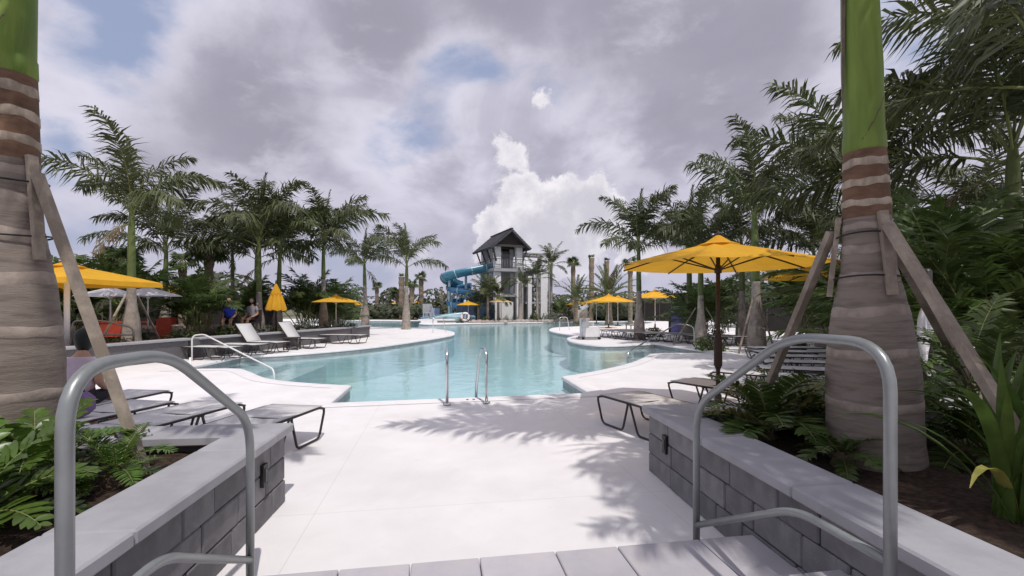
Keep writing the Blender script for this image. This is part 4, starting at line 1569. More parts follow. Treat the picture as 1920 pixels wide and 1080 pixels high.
GL = 'sun loungers round the pool'
flat0 = make_lounger('sun_lounger', 'grey sling lounger nearest the right block wall, foot towards the pool')
flat0['group'] = GL
flat0.location = (1.42, 6.30, 0)
flat0.rotation_euler = (0, 0, face(.42, -.90))
raised0 = make_lounger('sun_lounger', 'first of two white loungers with raised backs by the long left wall', R(52))
raised0['group'] = GL
raised0.location = (-7.55, 15.55, 0)
raised0.rotation_euler = (0, 0, face(-.97, .25))


def lounger(label, foot, d, kind=None):
    return dup(kind or flat0, (foot[0], foot[1], 0), face(*d), label, GL)


lounger('second of two white loungers with raised backs by the long left wall', (-7.0, 17.3), (-.97, .25), raised0)
lounger('flat white lounger left of the raised ones, nearest the left pool steps', (-8.0, 13.6), (-.97, .2))
lounger('flat white lounger between the nearest-left one and the raised ones', (-7.75, 14.55), (-.97, .22))
lounger('flat shaded lounger at the end of the long left wall', (-6.15, 19.6), (-.98, .15))
# loungers behind the left block wall, feet towards the pool
lounger('lounger with black looped foot frame nearest the left wall corner', (-2.50, 5.50), (-.16, -.98))
lounger('second lounger from the left wall corner, only its foot frame showing', (-3.52, 5.68), (-.18, -.98))
lounger('third lounger from the left wall corner, half hidden by leaves', (-4.38, 5.76), (-.18, -.98))
lounger('lounger under the person in lilac beside the left trunk', (-5.0, 6.5), (-.12, -.99))
# right side, fanned along the pool edge
lounger('grey lounger second from the right block wall', (2.70, 7.48), (.55, -.83))
lounger('lounger third from the right block wall, beyond the umbrella pole', (3.75, 8.62), (.75, -.66))
for lab, f, d in (('white lounger in the right row, nearest the large umbrella', (4.75, 9.05), (.93, -.35)),
                  ('white lounger in the right row, second beyond the umbrella', (5.35, 10.1), (.97, -.22)),
                  ('white lounger in the right row, third beyond the umbrella', (5.85, 11.2), (.985, -.15)),
                  ('white lounger in the right row, fourth beyond the umbrella', (6.35, 12.3), (.99, -.08)),
                  ('white lounger in the right row, farthest and nearest the thick palm', (6.85, 13.5), (1, 0))):
    lounger(lab, f, d)
# shaded row along the back of the right deck
back_row = [(4.35, 24.3), (4.55, 23.3), (4.85, 22.3), (5.25, 21.5), (5.85, 20.8), (6.55, 20.0), (7.25, 19.2), (7.9, 18.4)]
words = ['farthest', 'second', 'third', 'fourth', 'fifth', 'sixth', 'seventh', 'nearest']
for w_, f in zip(words, back_row):
    lounger('%s lounger of the shaded back row right of the pool lift' % (w_ if w_ in ('farthest', 'nearest') else w_ + ' farthest'), f, (.98, .2))

# ---- umbrellas
def make_umbrella(name, label, rad_=1.42, rim=2.1, top=2.55, sides=8, fabric='fabric_yellow', pole='pole_wood', drop=0.0, pr=0.024, sleeve=False):
    root = thing(name, label, 'umbrella')
    # canopy: panels between ribs sag a little, two rings
    q = MB()
    ring = []
    N_ = 7
    h = top - rim
    apex_i = []
    per = sides * 2
    for i in range(1, N_ + 1):
        t = i / N_
        row = []
        for k in range(per):
            a = 2 * math.pi * k / per
            rr_ = rad_ * t * (1 if k % 2 == 0 else math.cos(math.pi / sides) * (1 - .02 * t))
            z = top - h * (0.86 * t + .14 * t ** 2.2) - (0.0 if k % 2 == 0 else .035 * math.sin(math.pi * min(1, t * .9)) * rad_ / 1.4)
            row.append(len(q.v))
            q.v.append((rr_ * math.cos(a), rr_ * math.sin(a), z))
        ring.append(row)
    ap = len(q.v)
    q.v.append((0, 0, top + .005))
    for k in range(per):
        q.f.append((ap, ring[0][k], ring[0][(k + 1) % per]))
        q.mi.append(0)
    for i in range(N_ - 1):
        for k in range(per):
            k2 = (k + 1) % per
            q.f.append((ring[i][k], ring[i + 1][k], ring[i + 1][k2], ring[i][k2]))
            q.mi.append(0)
    if drop:
        for k in range(per):
            k2 = (k + 1) % per
            a, b = q.v[ring[-1][k]], q.v[ring[-1][k2]]
            q.add([a, b, (b[0] * 1.01, b[1] * 1.01, b[2] - drop), (a[0] * 1.01, a[1] * 1.01, a[2] - drop)], [(0, 1, 2, 3)])
    q.build('canopy', fabric, root)
    q = MB()
    q.lathe([(rad_ * .20, top - h * .13), (rad_ * .12, top - h * .02), (.03, top + .085), (.012, top + .09)], per, cap=False)
    q.build('vent_cap', fabric, root)
    q = MB()
    q.lathe([(.02, top + .07), (.028, top + .10), (.02, top + .135), (.004, top + .15)], 8)
    q.build('finial', pole, root, True)
    q = MB()
    q.lathe([(pr, .0), (pr, top + .05)], 10)
    q.build('pole', pole, root, True)
    if sleeve:
        q = MB()
        q.lathe([(pr * 1.05, .66), (pr * 1.9, .72), (pr * 1.9, 1.02), (pr * 1.5, 1.12), (pr * 1.05, 1.15)], 10)
        q.build('tied_strap', 'wicker', root, True)
    q = MB()
    q.lathe([(.26, 0), (.26, .05), (.22, .07), (.05, .085), (.045, .32), (.03, .33)], 18)
    q.build('base', 'frame', root, True)
    q = MB()
    hz = top - h * 1.15
    q.lathe([(.045, hz - .05), (.05, hz), (.035, hz + .06)], 10)
    q.build('hub', pole, root, True)
    for k in range(sides):
        a = 2 * math.pi * k / sides
        c, s = math.cos(a), math.sin(a)
        pts = []
        for i in range(5):
            t = .03 + .96 * i / 4
            pts.append((rad_ * t * c, rad_ * t * s, top - h * (0.86 * t + .14 * t ** 2.2) - .014))
        q = MB()
        q.tube(pts, .011, 5)
        rib = q.build('rib', pole, root)
        q = MB()
        q.tube([(.04 * c, .04 * s, hz), (rad_ * .52 * c, rad_ * .52 * s, top - h * (.86 * .52 + .14 * .52 ** 2.2) - .02)], .010, 5)
        q.build('strut', pole, rib)
    return root


GU = 'yellow umbrellas round the pool'
u0 = make_umbrella('patio_umbrella', 'large yellow umbrella with dark pole on the right, nearest of all', 1.36, 2.07, 2.40, 8, sleeve=True, pr=.028)
u0['group'] = GU
u0.location = (2.81, 6.4, 0)
u0.rotation_euler = (0, 0, R(10))
u1 = make_umbrella('patio_umbrella', 'yellow umbrella standing open behind the left deck', 1.42, 1.98, 2.42, 8, pole='pole_light')
u1['group'] = GU
u1.location = (-8.1, 21.6, .45)
u1.scale = (.79, .79, .66)
u2 = make_umbrella('patio_umbrella', 'wide yellow umbrella with thick white pole beside the left trunk', 1.9, 1.72, 2.12, 4, pole='white_rail', drop=.12, pr=.06)
u2['group'] = GU
u2.location = (-11.0, 11.6, BED)
u2.rotation_euler = (0, 0, R(43))


def umb(label, loc, sc=1.0, src=None, rz=0.3, z=0.0):
    return dup(src or u1, (loc[0], loc[1], z), rz, label, GU, sc)


umb('yellow umbrella half hidden behind the near right brace', (7.1, 10.4), 1.05, u0, .1)
umb('yellow umbrella on the right bank, largest of the three in a row', (7.1, 34.5), 1.0)
umb('yellow umbrella in front of the dark palms left of the big umbrella', (9.3, 30.5), 1.03, None, .1, .12)
umb('small yellow umbrella nearest the pool lift', (7.0, 50.5), .92)
umb('yellow umbrella behind the largest of the right-bank row', (8.75, 38.8), 1.0, None, .5)
umb('pale yellow umbrella peeping out left of the right-bank row', (8.0, 44.5), 1.0, None, .7)
umb('small yellow umbrella in front of the blue slide', (-4.6, 49.3), .9)
umb('small yellow umbrella far behind the first grey swollen palm', (-19.3, 59.0), .92)
umb('small yellow umbrella just left of the first grey swollen palm', (-22.0, 61.0), .92, None, .1)
umb('tiny yellow umbrella between the two grey swollen palms', (-18.6, 75.0), 1.0, None, .2)
umb('tiny yellow umbrella right of the second grey swollen palm', (-15.0, 74.0), 1.0, None, .6)
umb('yellow umbrella tilted behind the white canopies on the left', (-20.0, 27.5), 1.05, None, .3, .2)
umb('yellow umbrella under the white canopies on the left', (-19.2, 22.0), 1.0, None, .3, .25)
umb('yellow umbrella low behind the left trunk', (-16.6, 16.5), 1.0, None, .3, .1)
pale = make_umbrella('patio_umbrella', 'pale orange umbrella below the slide tower', 1.3, 2.0, 2.4, 8, 'fabric_pale', 'pole_light')
pale['group'] = GU
pale.location = (-1.25, 49.4, .1)
w1 = make_umbrella('patio_umbrella', 'white canopy left of the two behind the wide yellow umbrella', 0.95, 1.42, 1.72, 6, 'fabric_white', 'pole_light')
w1.location = (-13.0, 15.2, BED)
dup(w1, (-12.1, 15.6, BED + .02), .5, 'rounder white canopy right of the two behind the wide yellow umbrella')

# folded umbrella
fu = thing('folded_umbrella', 'folded yellow umbrella on a pole behind the second raised lounger', 'umbrella', (-9.35, 18.6, BED))
q = MB()
rows = []
for i, (z, rr_) in enumerate(((2.02, .02), (1.9, .07), (1.72, .13), (1.45, .22), (1.2, .29), (1.02, .34), (.95, .345))):
    row = []
    for k in range(32):
        a = 2 * math.pi * k / 32
        f = 1 + .22 * math.sin(8 * a + .4 * i * .3) * min(1, i / 2)
        row.append(len(q.v))
        q.v.append((rr_ * f * math.cos(a), rr_ * f * math.sin(a), z + (.03 * math.sin(8 * a) if i == 6 else 0)))
    rows.append(row)
for i in range(len(rows) - 1):
    for k in range(32):
        k2 = (k + 1) % 32
        q.f.append((rows[i][k], rows[i + 1][k], rows[i + 1][k2], rows[i][k2]))
        q.mi.append(0)
q.build('folded_canopy', 'fabric_yellow', fu, True)
q = MB()
q.lathe([(.03, 0), (.03, 2.1), (.01, 2.16)], 10)
q.build('pole', 'pole_wood', fu, True)
q = MB()
q.tube([(.21 * math.cos(a), .21 * math.sin(a), 1.62) for a in [k * .3 for k in range(22)]], .012, 5, False)
q.build('tie_strap', 'fabric_yellow', fu)

# ---- rails in the pool
lad = thing('pool_ladder', 'pair of curved steel grab rails at the near pool edge', 'pool ladder')
for cx, cy in ((-1.0, 7.22), (-.40, 7.36)):
    d = Vector((-.19, .98))
    k_ = -.13 if cx < -.7 else -.34
    n3 = lambda s, z: (cx + (k_ * s if s > 0 else 0), cy + s, z)
    q = MB()
    q.tube(bent([n3(0, 0), n3(0, .84), n3(.34, .84), n3(.62, .10), n3(.62, -.9)], .17, 7), .024, 14)
    q.build('grab_rail', 'steel', lad, True)
    q = MB()
    q.lathe([(.062, .014), (.062, .024), (.03, .04)], 14, (cx, cy, 0))
    q.build('escutcheon', 'steel', lad, True)
for z in (-.45, -.75, -1.0):
    q = MB()
    q.box((-.78, 7.94, z), (.62, .10, .03), R(13))
    q.build('tread', 'white_plastic', lad)

hr = thing('pool_handrail', 'long white handrail sloping into the left pool steps', 'handrail')
q = MB()
q.tube(bent([(-9.0, 13.2, 0), (-9.0, 13.2, .72), (-8.6, 13.1, .76), (-5.55, 10.95, .06), (-5.5, 10.85, -.7)], .16, 6), .019, 12)
q.build('rail', 'white_rail', hr, True)
q = MB()
q.tube([(-7.78, 11.35, 0), (-7.78, 11.35, .02), (-7.78, 11.35, .30)], .024, 10)
q.build('stub_post', 'white_rail', hr, True)
hr2 = thing('pool_handrail', 'steel handrail sloping into the right pool steps', 'handrail')
q = MB()
q.tube(bent([(6.95, 17.9, 0), (6.95, 17.9, .80), (6.35, 18.0, .90), (3.65, 14.8, .10), (3.6, 14.7, -.7)], .2, 6), .024, 12)
q.build('rail', 'steel', hr2, True)
for lab, x, y in (('thin steel rail on the tip of the left deck', -4.75, 28.2), ('thin steel rail on the spit beside the pool lift', 3.15, 31.0)):
    t_ = thing('grab_rail', lab, 'handrail')
    q = MB()
    q.tube(bent([(x, y, 0), (x, y, .88), (x + .55, y + .4, .88), (x + .75, y + .5, -.3)], .18, 5), .024, 10)
    q.build('rail', 'steel', t_, True)

# ---- depth markers cut into the coping
for k in range(3):
    q = MB()
    c = Vector((-.72, 7.58)) + Vector((.10, .02)) * k
    q.box((c.x, c.y, .018), (.035, .05, .005), R(12))
    tag(q.build('depth_marker', 'frame'), 'small dark marker tile on the near coping between the grab rails', 'marker', 'depth markers between the grab rails')

# ---- pool lift
pl = thing('pool_lift', 'white pool lift with battery box on the right deck spit', 'pool lift', (3.65, 22.4, 0), R(8))


def part(name, matn, fn, parent, sm=False):
    q = MB()
    fn(q)
    return q.build(name, matn, parent, sm)


def lift_body(q):
    b = bev_box(.80, .62, .56, .05)
    q.add([(x + .08, y, z + .08) for x, y, z in b.v], b.f)


part('body_cover', 'white_plastic', lift_body, pl)
part('base_plate', 'grey_plastic', lambda q: q.box((0, 0, .05), (1.0, .7, .05)), pl)
for x in (-.36, .42):
    for y in (-.34, .34):
        part('wheel', 'black_plastic', lambda q: q.tube([(x, y - .03, .065), (x, y + .03, .065)], .065, 12), pl, True)
part('mast', 'white_plastic', lambda q: q.box((-.30, 0, .75), (.20, .22, 1.3)), pl)
part('arm', 'white_plastic', lambda q: q.beam((-.30, 0, 1.36), (-.10, -.15, 1.62), .14, .14), pl)
part('seat', 'beige', lambda q: (q.box((-.33, -.32, .98), (.46, .42, .07)), q.box((-.33, -.12, 1.18), (.46, .06, .46))), pl)
part('footrest', 'grey_plastic', lambda q: q.beam((-.33, -.5, .98), (-.33, -.62, .58), .34, .03), pl)
part('control_box', 'white_plastic', lambda q: q.box((.1, .05, .72), (.3, .24, .14)), pl)


# ---- tables, benches, bins
def side_table(label, loc, sc=1.0, matn='wicker'):
    r0 = thing('side_table', label, 'table', (loc[0], loc[1], 0), .2)
    part('table_top', matn, lambda q: q.box((0, 0, .43 * sc), (.5 * sc, .5 * sc, .03)), r0)
    part('shelf', matn, lambda q: q.box((0, 0, .14 * sc), (.44 * sc, .44 * sc, .02)), r0)
    for x in (-1, 1):
        for y in (-1, 1):
            part('leg', matn, lambda q: q.box((x * .22 * sc, y * .22 * sc, .207 * sc), (.04, .04, .414 * sc)), r0)
    return r0


side_table('dark wicker side table between the two raised loungers', (-7.85, 16.75), 1.0)
side_table('dark side table in the shaded back row', (6.6, 25.5), 1.3)

rb = thing('bench', 'red-orange bench counter under the white canopies', 'bench', (-12.3, 14.6, BED), R(-10))
part('front_panel', 'red_paint', lambda q: q.box((0, 0, .35), (1.15, .06, .42)), rb)
part('counter_top', 'red_paint', lambda q: q.box((0, .2, .60), (1.25, .5, .05)), rb)
for x in (-.5, .5):
    part('leg', 'frame', lambda q: q.box((x, .2, .28), (.06, .3, .56)), rb)
rb2 = thing('litter_bin', 'red-orange bin standing on the bed right of the tallest left palm', 'bin', (-12.2, 16.6, BED), R(8))
part('bin_body', 'red_paint', lambda q: q.prism([(-.24, -.2), (.24, -.2), (.2, .2), (-.2, .2)], 0, .58), rb2)
part('bin_lid', 'red_paint', lambda q: (q.box((0, 0, .615), (.50, .44, .07)), q.box((0, 0, .68), (.38, .34, .06))), rb2)
rb3 = thing('litter_bin', 'small beige bin beside the red-orange one', 'bin', (-11.5, 16.15, BED), R(8))
part('bin_body', 'beige', lambda q: q.lathe([(.13, 0), (.16, .42), (.17, .43)], 14), rb3, True)
part('rim', 'beige', lambda q: q.lathe([(.165, .41), (.18, .42), (.18, .46), (.15, .465)], 14), rb3, True)

# white handrail on the terrace behind the left trunk
th = thing('terrace_rail', 'grey tube railing beside the thick white umbrella pole', 'railing')
part('top_rail', 'rail_paint', lambda q: q.tube(bent([(-11.7, 12.5, BED), (-11.7, 12.5, 1.15), (-10.95, 12.6, 1.15), (-10.4, 12.9, .95), (-10.4, 12.9, BED)], .15, 5), .025, 10), th, True)
part('mid_rail', 'rail_paint', lambda q: q.tube([(-11.7, 12.5, .8), (-10.4, 12.9, .75)], .018, 8), th, True)

# towel on a post and a chair back near the right edge
tp = thing('towel_post', 'dark post with a hook behind the near right trunk', 'post', (4.55, 5.15, 0))
part('post', 'frame', lambda q: q.lathe([(.05, 0), (.05, 1.9), (.03, 1.93)], 12), tp, True)
part('hook', 'frame', lambda q: q.tube(bent([(-.03, -.03, 1.5), (-.10, -.08, 1.5), (-.10, -.08, 1.56)], .03), .01, 6), tp, True)
tw = thing('towel', 'white towel hanging on the dark post near the right edge', 'towel', (4.45, 5.06, 0))


def towel(q):
    rows = []
    for i in range(14):
        t = i / 13
        w_ = .03 + .065 * math.sin(math.pi * min(1, t * 1.1)) + .01 * t
        rows.append([(-w_ + .015 * math.sin(t * 7), .02 * math.sin(t * 9), 1.52 - .62 * t), (-.3 * w_, -.035, 1.52 - .62 * t), (.4 * w_, .012, 1.52 - .64 * t), (w_ + .012 * math.sin(t * 5), -.025 * math.sin(t * 6 + 1), 1.52 - .60 * t)])
    sheet(q, rows, .012)


part('towel_cloth', 'towel', towel, tw, True)
part('hanging_loop', 'towel', lambda q: q.tube([(.03 * math.cos(a) + .03, -.02, .90 + .07 * math.sin(a) - .06) for a in [k * .35 for k in range(19)]], .008, 6, False), tw, True)
ch = thing('folding_chair', 'white framed folding chair by the towel post', 'chair', (4.95, 5.3, 0), R(-35))
for x in (-.24, .24):
    part('side_frame', 'white_rail', lambda q: q.tube(bent([(x, -.25, 0), (x, .12, .55), (x, .30, 1.05)], .05), .013, 8), ch, True)
    part('leg', 'white_rail', lambda q: q.tube([(x, .30, 0), (x, -.22, .47)], .013, 8), ch, True)
part('seat', 'sling', lambda q: q.box((0, -.03, .46), (.48, .42, .02)), ch)
part('backrest', 'sling', lambda q: q.box((0, .22, .80), (.46, .02, .40), rot=Matrix.Rotation(-.34, 3, 'X')), ch)

# ---- dark screens, blue and purple panels far behind
def screen(name, label, a, b, h, matn, n, base=0.0, cat='fence'):
    r0 = thing(name, label, cat)
    a, b = Vector(a), Vector(b)
    d = (b - a) / n
    for i in range(n):
        p0, p1 = a + d * (i + .03), a + d * (i + .97)
        part('panel', matn, lambda q: q.beam((p0.x, p0.y, base + h / 2), (p1.x, p1.y, base + h / 2), .05, h), r0)
    for i in range(n + 1):
        p = a + d * i
        part('post', 'timber_dark', lambda q: q.box((p.x, p.y, base + h / 2 + .04), (.1, .1, h + .08)), r0)
    return r0


screen('screen_fence', 'dark screen fence beyond the left deck palms', (-21.5, 63.5), (-15.6, 64.0), 1.75, 'fence_dark', 4)
screen('barrier', 'pale blue barrier panel left of the slide', (-12.2, 60.5), (-9.2, 60.0), 1.45, 'blue_panel', 2, 0, 'panel')
screen('screen_fence', 'dark screen fence behind the right-bank umbrellas', (9.5, 57), (18, 52), 2.0, 'fence_dark', 6)
screen('banner', 'blue-purple banner panel between the right palm trunks', (8.9, 26.5), (9.8, 26.3), 1.55, 'purple_panel', 1, 0, 'banner')
screen('screen_fence', 'dark screen fence in the shade behind the right palms', (15.0, 31.0), (24.0, 24.0), 1.7, 'fence_dark', 7)
screen('screen_fence', 'dark screen fence behind the left dining area', (-34, 27), (-14.5, 29.5), 2.0, 'fence_dark', 12, .3)


# ================================================================== SLIDE TOWER
tx, ty, trot = -1.35, 58.3, R(22)         # ridge runs away and to the left
tw_ = thing('slide_tower', 'white slide tower with dark gable roof beyond the pool', 'tower', (tx, ty, 0), trot)
WX, LY = 1.38, 2.3                        # half width, half length of the column grid
for sx in (-1, 1):
    for sy in (-1, 0, 1):
        part('column', 'stucco', lambda q: q.box((sx * WX, sy * LY, 4.45), (.75 if sy else .4, .65 if sy else .4, 8.9)), tw_)
part('platform_floor', 'stucco_grey', lambda q: q.box((0, 0, 6.0), (2 * WX + 1.2, 2 * LY + 1.3, .4)), tw_)
part('lower_floor', 'stucco_grey', lambda q: q.box((0, 0, 3.0), (2 * WX + .4, 2 * LY + .6, .35)), tw_)
part('core_wall', 'stucco_grey', lambda q: q.box((.1, 1.0, 4.1), (2 * WX - .5, 2.0, 8.2)), tw_)
for (a, b) in (((-WX - .6, -LY - .7), (WX + .6, -LY - .7)), ((-WX - .6, -LY - .7), (-WX - .6, LY + .7)), ((WX + .6, -LY - .7), (WX + .6, LY + .7))):
    rl = part('platform_railing', 'timber_dark', lambda q: (q.beam((a[0], a[1], 7.25), (b[0], b[1], 7.25), .07, .07), q.beam((a[0], a[1], 6.3), (b[0], b[1], 6.3), .05, .05)), tw_)
    nb = 12
    qb = MB()
    for i in range(nb + 1):
        t = i / nb
        qb.box((a[0] + (b[0] - a[0]) * t, a[1] + (b[1] - a[1]) * t, 6.75), (.035, .035, 1.0))
    qb.build('balusters', 'grey_plastic', rl)
# gable roof with overhang and exposed beams
EH, RH, OX, OY = 8.7, 10.75, 2.6, 3.7
for sx in (-1, 1):
    q = MB()
    th_ = .22
    a, b = Vector((0, -OY, RH)), Vector((sx * OX, -OY + .25, EH - .15))
    c, d = Vector((sx * OX, OY, EH - .15)), Vector((0, OY, RH))
    n3_ = (b - a).cross(d - a).normalized()
    if n3_.z < 0:
        n3_ = -n3_
    q.add([a, b, c, d] + [p - n3_ * th_ for p in (a, b, c, d)], [(0, 1, 2, 3), (7, 6, 5, 4), (0, 4, 5, 1), (1, 5, 6, 2), (2, 6, 7, 3), (3, 7, 4, 0)])
    slope = q.build('roof_slope', 'roof', tw_)
    # shingle courses, each a little proud of the one above
    for k in range(9):
        t0, t1 = k / 9, (k + 1) / 9
        q = MB()
        p0, p1 = a.lerp(b, t0), a.lerp(b, t1)
        p2, p3 = d.lerp(c, t1), d.lerp(c, t0)
        q.add([p0 + n3_ * .012, p1 + n3_ * .05, p2 + n3_ * .05, p3 + n3_ * .012, p1 + n3_ * .004, p2 + n3_ * .004], [(0, 1, 2, 3), (1, 4, 5, 2)])
        q.build('shingle_course', 'roof', slope)
part('ridge_cap', 'roof', lambda q: q.beam((0, -OY, RH + .06), (0, OY, RH + .06), .3, .12), tw_)
for sy in (-1, 1):
    part('gable_panel', 'timber_dark', lambda q: q.prism([(0, 0), (1, 0), (1, 1)], 0, .01) if False else q.add(
        [(-2.1, sy * (OY - 1.0), EH + .05), (2.1, sy * (OY - 1.0), EH + .05), (0, sy * (OY - 1.0), RH - .35),
         (-2.1, sy * (OY - 1.15), EH + .05), (2.1, sy * (OY - 1.15), EH + .05), (0, sy * (OY - 1.15), RH - .35)],
        [(0, 1, 2), (5, 4, 3), (0, 3, 4, 1), (1, 4, 5, 2), (2, 5, 3, 0)]), tw_)
for sy in (-1, -.33, .33, 1):
    part('tie_beam', 'timber_dark', lambda q: q.box((0, sy * (OY - .5), EH + .1), (2 * OX - .9, .22, .26)), tw_)
    for sx in (-1, 1):
        part('knee_brace', 'timber_dark', lambda q: q.beam((sx * (OX - .35), sy * (OY - .6), EH + .05), (sx * (WX + .3), sy * (OY - .9), EH - 1.7), .16, .16), tw_)

part('low_wall', 'stucco', lambda q: q.box((-.2, -LY - .2, 1.1), (1.5, .3, 2.2)), tw_)
part('low_wall', 'stucco', lambda q: q.box((WX + .5, -.6, 1.4), (.3, 2.2, 2.8)), tw_)
# stair wing to the right of the tower
sw = thing('stair_wing', 'open stair wing with white end walls right of the slide tower', 'stairs', (tx + 3.5, ty + 0.8, 0), trot)
part('end_wall', 'stucco', lambda q: q.box((1.45, -1.1, 2.9), (.9, .5, 5.8)), sw)
part('end_wall', 'stucco', lambda q: q.box((-.55, -1.3, 2.7), (.5, .4, 5.4)), sw)
part('back_wall', 'stucco_grey', lambda q: q.box((.2, 2.4, 3.2), (3.0, .25, 6.4)), sw)
for k, z in enumerate((2.1, 4.2, 6.2)):
    part('landing', 'stucco_grey', lambda q: q.box((.5, .4, z), (3.0, 3.2, .22)), sw)
    part('landing_rail', 'grey_plastic', lambda q: (q.beam((-1.0, -1.25, z + 1.1), (2.0, -1.25, z + 1.1), .06, .06), q.beam((-1.0, -1.25, z + .6), (2.0, -1.25, z + .6), .04, .04)), sw)
    for i in range(9):
        part('stair_tread', 'grey_plastic', lambda q: q.box((2.3 + .22 * i, .3, z - .23 * i - .1), (.28, 1.2, .06)), sw)
part('shade_canopy', 'stucco_grey', lambda q: (q.box((.3, .2, 8.15), (4.0, 3.8, .16)), q.box((.3, -1.6, 7.95), (4.0, .12, .3))), sw)
for x, y in ((-1.5, -1.4), (2.1, -1.4), (-1.5, 1.8), (2.1, 1.8)):
    part('canopy_post', 'grey_plastic', lambda q: q.box((x, y, 4.0), (.16, .16, 8.0)), sw)

# ---- the blue slide: open flume in a descending spiral
def flume(q, pts, rad_, a0, a1, seg=12, th_=.09):
    """trough swept along pts; open side up between a1 and a0"""
    pts = [Vector(p) for p in pts]
    o = len(q.v)
    K = len(pts)
    for i, p in enumerate(pts):
        t = (pts[min(i + 1, K - 1)] - pts[max(i - 1, 0)]).normalized()
        side = t.cross(Vector((0, 0, 1))).normalized()
        up = side.cross(t).normalized()
        for rr_ in (rad_, rad_ + th_):
            for k in range(seg + 1):
                a = a0 + (a1 - a0) * k / seg
                q.v.append(tuple(p + side * math.cos(a) * rr_ + up * math.sin(a) * rr_))
    st = 2 * (seg + 1)
    for i in range(K - 1):
        for layer in (0, 1):
            for k in range(seg):
                a = o + i * st + layer * (seg + 1) + k
                f = (a, a + 1, a + st + 1, a + st)
                q.f.append(f if layer else tuple(reversed(f)))
                q.mi.append(q.cur)
        for k in (0, seg):
            a, b = o + i * st + k, o + i * st + seg + 1 + k
            q.f.append((a, b, b + st, a + st))
            q.mi.append(q.cur)


sl = thing('water_slide', 'teal and blue spiral water slide left of the tower', 'water slide', (-5.9, 57.0, 0))


def spiral(cx, cy, r0, a_start, turns, z0, z1, n):
    return [(cx + r0 * math.cos(a_start + turns * 2 * math.pi * i / n), cy + r0 * math.sin(a_start + turns * 2 * math.pi * i / n), z0 + (z1 - z0) * i / n) for i in range(n + 1)]


# high run out of the platform, sweeping round the left side
hi = [(3.6, .7, 6.9), (2.8, .4, 6.7), (1.6, .0, 6.4), (.2, -.4, 6.1), (-1.1, -.4, 5.8), (-2.0, .3, 5.5), (-2.2, 1.5, 5.2), (-1.4, 2.6, 4.9), (-.1, 2.9, 4.6)]
HI = []
for i in range(len(hi) - 1):
    p0, p1, p2, p3 = (Vector(hi[max(0, min(len(hi) - 1, i + k))]) for k in (-1, 0, 1, 2))
    for k in range(4):
        t = k / 4
        HI.append(.5 * ((2 * p1) + (p2 - p0) * t + (2 * p0 - 5 * p1 + 4 * p2 - p3) * t * t + (3 * p1 - p0 - 3 * p2 + p3) * t ** 3))
part('upper_flume', 'slide_teal', lambda q: flume(q, HI, .72, R(172), R(372), 14), sl, True)
sp = spiral(.3, 1.0, 1.9, R(80), 2.1, 4.6, .9, 80)
part('spiral_flume', 'slide_blue', lambda q: flume(q, sp, .58, R(172), R(368), 12), sl, True)
run = [(2.3, 1.2, 1.2), (1.2, -1.6, 1.0), (-.5, -2.2, .8), (-2.0, -2.6, .6), (-3.2, -3.6, .42), (-3.6, -5.2, .3)]
part('runout_flume', 'slide_pale', lambda q: flume(q, run, .6, R(170), R(370), 10), sl, True)
for pts, nm in ((HI[::5], 'flume_flange'), (sp[::9], 'flume_flange')):
    for i in range(1, len(pts) - 1):
        p, t = Vector(pts[i]), (Vector(pts[i + 1]) - Vector(pts[i - 1])).normalized()
        part(nm, 'slide_pale', lambda q: flume(q, [p - t * .07, p + t * .07], .80 if pts[0] == HI[0] else .66, R(172), R(370), 12, .06), sl, True)
for (x, y, z) in ((-1.7, 0, 5.4), (.2, 1.0, 6.0), (-1.0, 2.6, 4.4), (2.2, 0.4, 6.1), (1.9, 2.2, 3.2), (-1.5, .2, 2.9), (.3, -1.0, 2.4)):
    col = part('support_column', 'slide_pale', lambda q: q.lathe([(.16, 0), (.16, z), (.12, z + .02)], 12, (x, y, 0)), sl, True)
    part('support_arm', 'slide_pale', lambda q: q.beam((x, y, z - .3), (x * .7, y * .7 + .3, z + .1), .16, .16), col)
part('slide_base', 'slide_pale', lambda q: q.lathe([(2.4, 0), (2.4, .5), (2.2, .6)], 24, (-.2, -1.2, 0)), sl)
part('dark_screen', 'slide_navy', lambda q: q.box((1.7, -2.6, .95), (4.4, .12, 1.9)), sl) if 'slide_navy' in MATS else None

# splash pad steps and rescue ring in front of the slide
lr = thing('life_ring', 'white life ring on a stand in front of the slide', 'life ring', (-4.62, 46.3, 0))
part('ring', 'white_plastic', lambda q: q.tube([(.36 * math.cos(a), 0, .62 + .36 * math.sin(a)) for a in [2 * math.pi * k / 24 for k in range(25)]], .10, 10, False), lr, True)
part('stand', 'white_plastic', lambda q: q.box((0, .14, .5), (.1, .08, 1.0)), lr)
for k in range(4):
    part('ring_band', 'red_paint', lambda q: q.tube([(.36 * math.cos(a), 0, .62 + .36 * math.sin(a)) for a in [k * PI / 2 + .6 + .05 * j for j in range(5)]], .106, 10), lr, True)
cl = thing('lifeguard_chair', 'small white lifeguard platform left of the life ring', 'chair', (-7.7, 47.6, 0), R(15))
part('platform', 'white_plastic', lambda q: q.box((0, 0, .28), (3.6, 1.4, .14)), cl)
part('step', 'white_plastic', lambda q: q.box((-.8, -.9, .10), (1.6, .5, .2)), cl)
part('seat', 'grey_plastic', lambda q: q.box((-.9, .2, 1.0), (.8, .7, .1)), cl)
part('backrest', 'grey_plastic', lambda q: q.box((-.9, .52, 1.45), (.8, .08, .9)), cl)
for x in (-1.25, -.55):
    for y in (-.1, .5):
        part('leg', 'grey_plastic', lambda q: q.box((x, y, .65), (.09, .09, .62)), cl)
part('ladder', 'grey_plastic', lambda q: q.beam((-.1, -.2, .36), (-.5, .1, 1.9), .12, .08), cl)

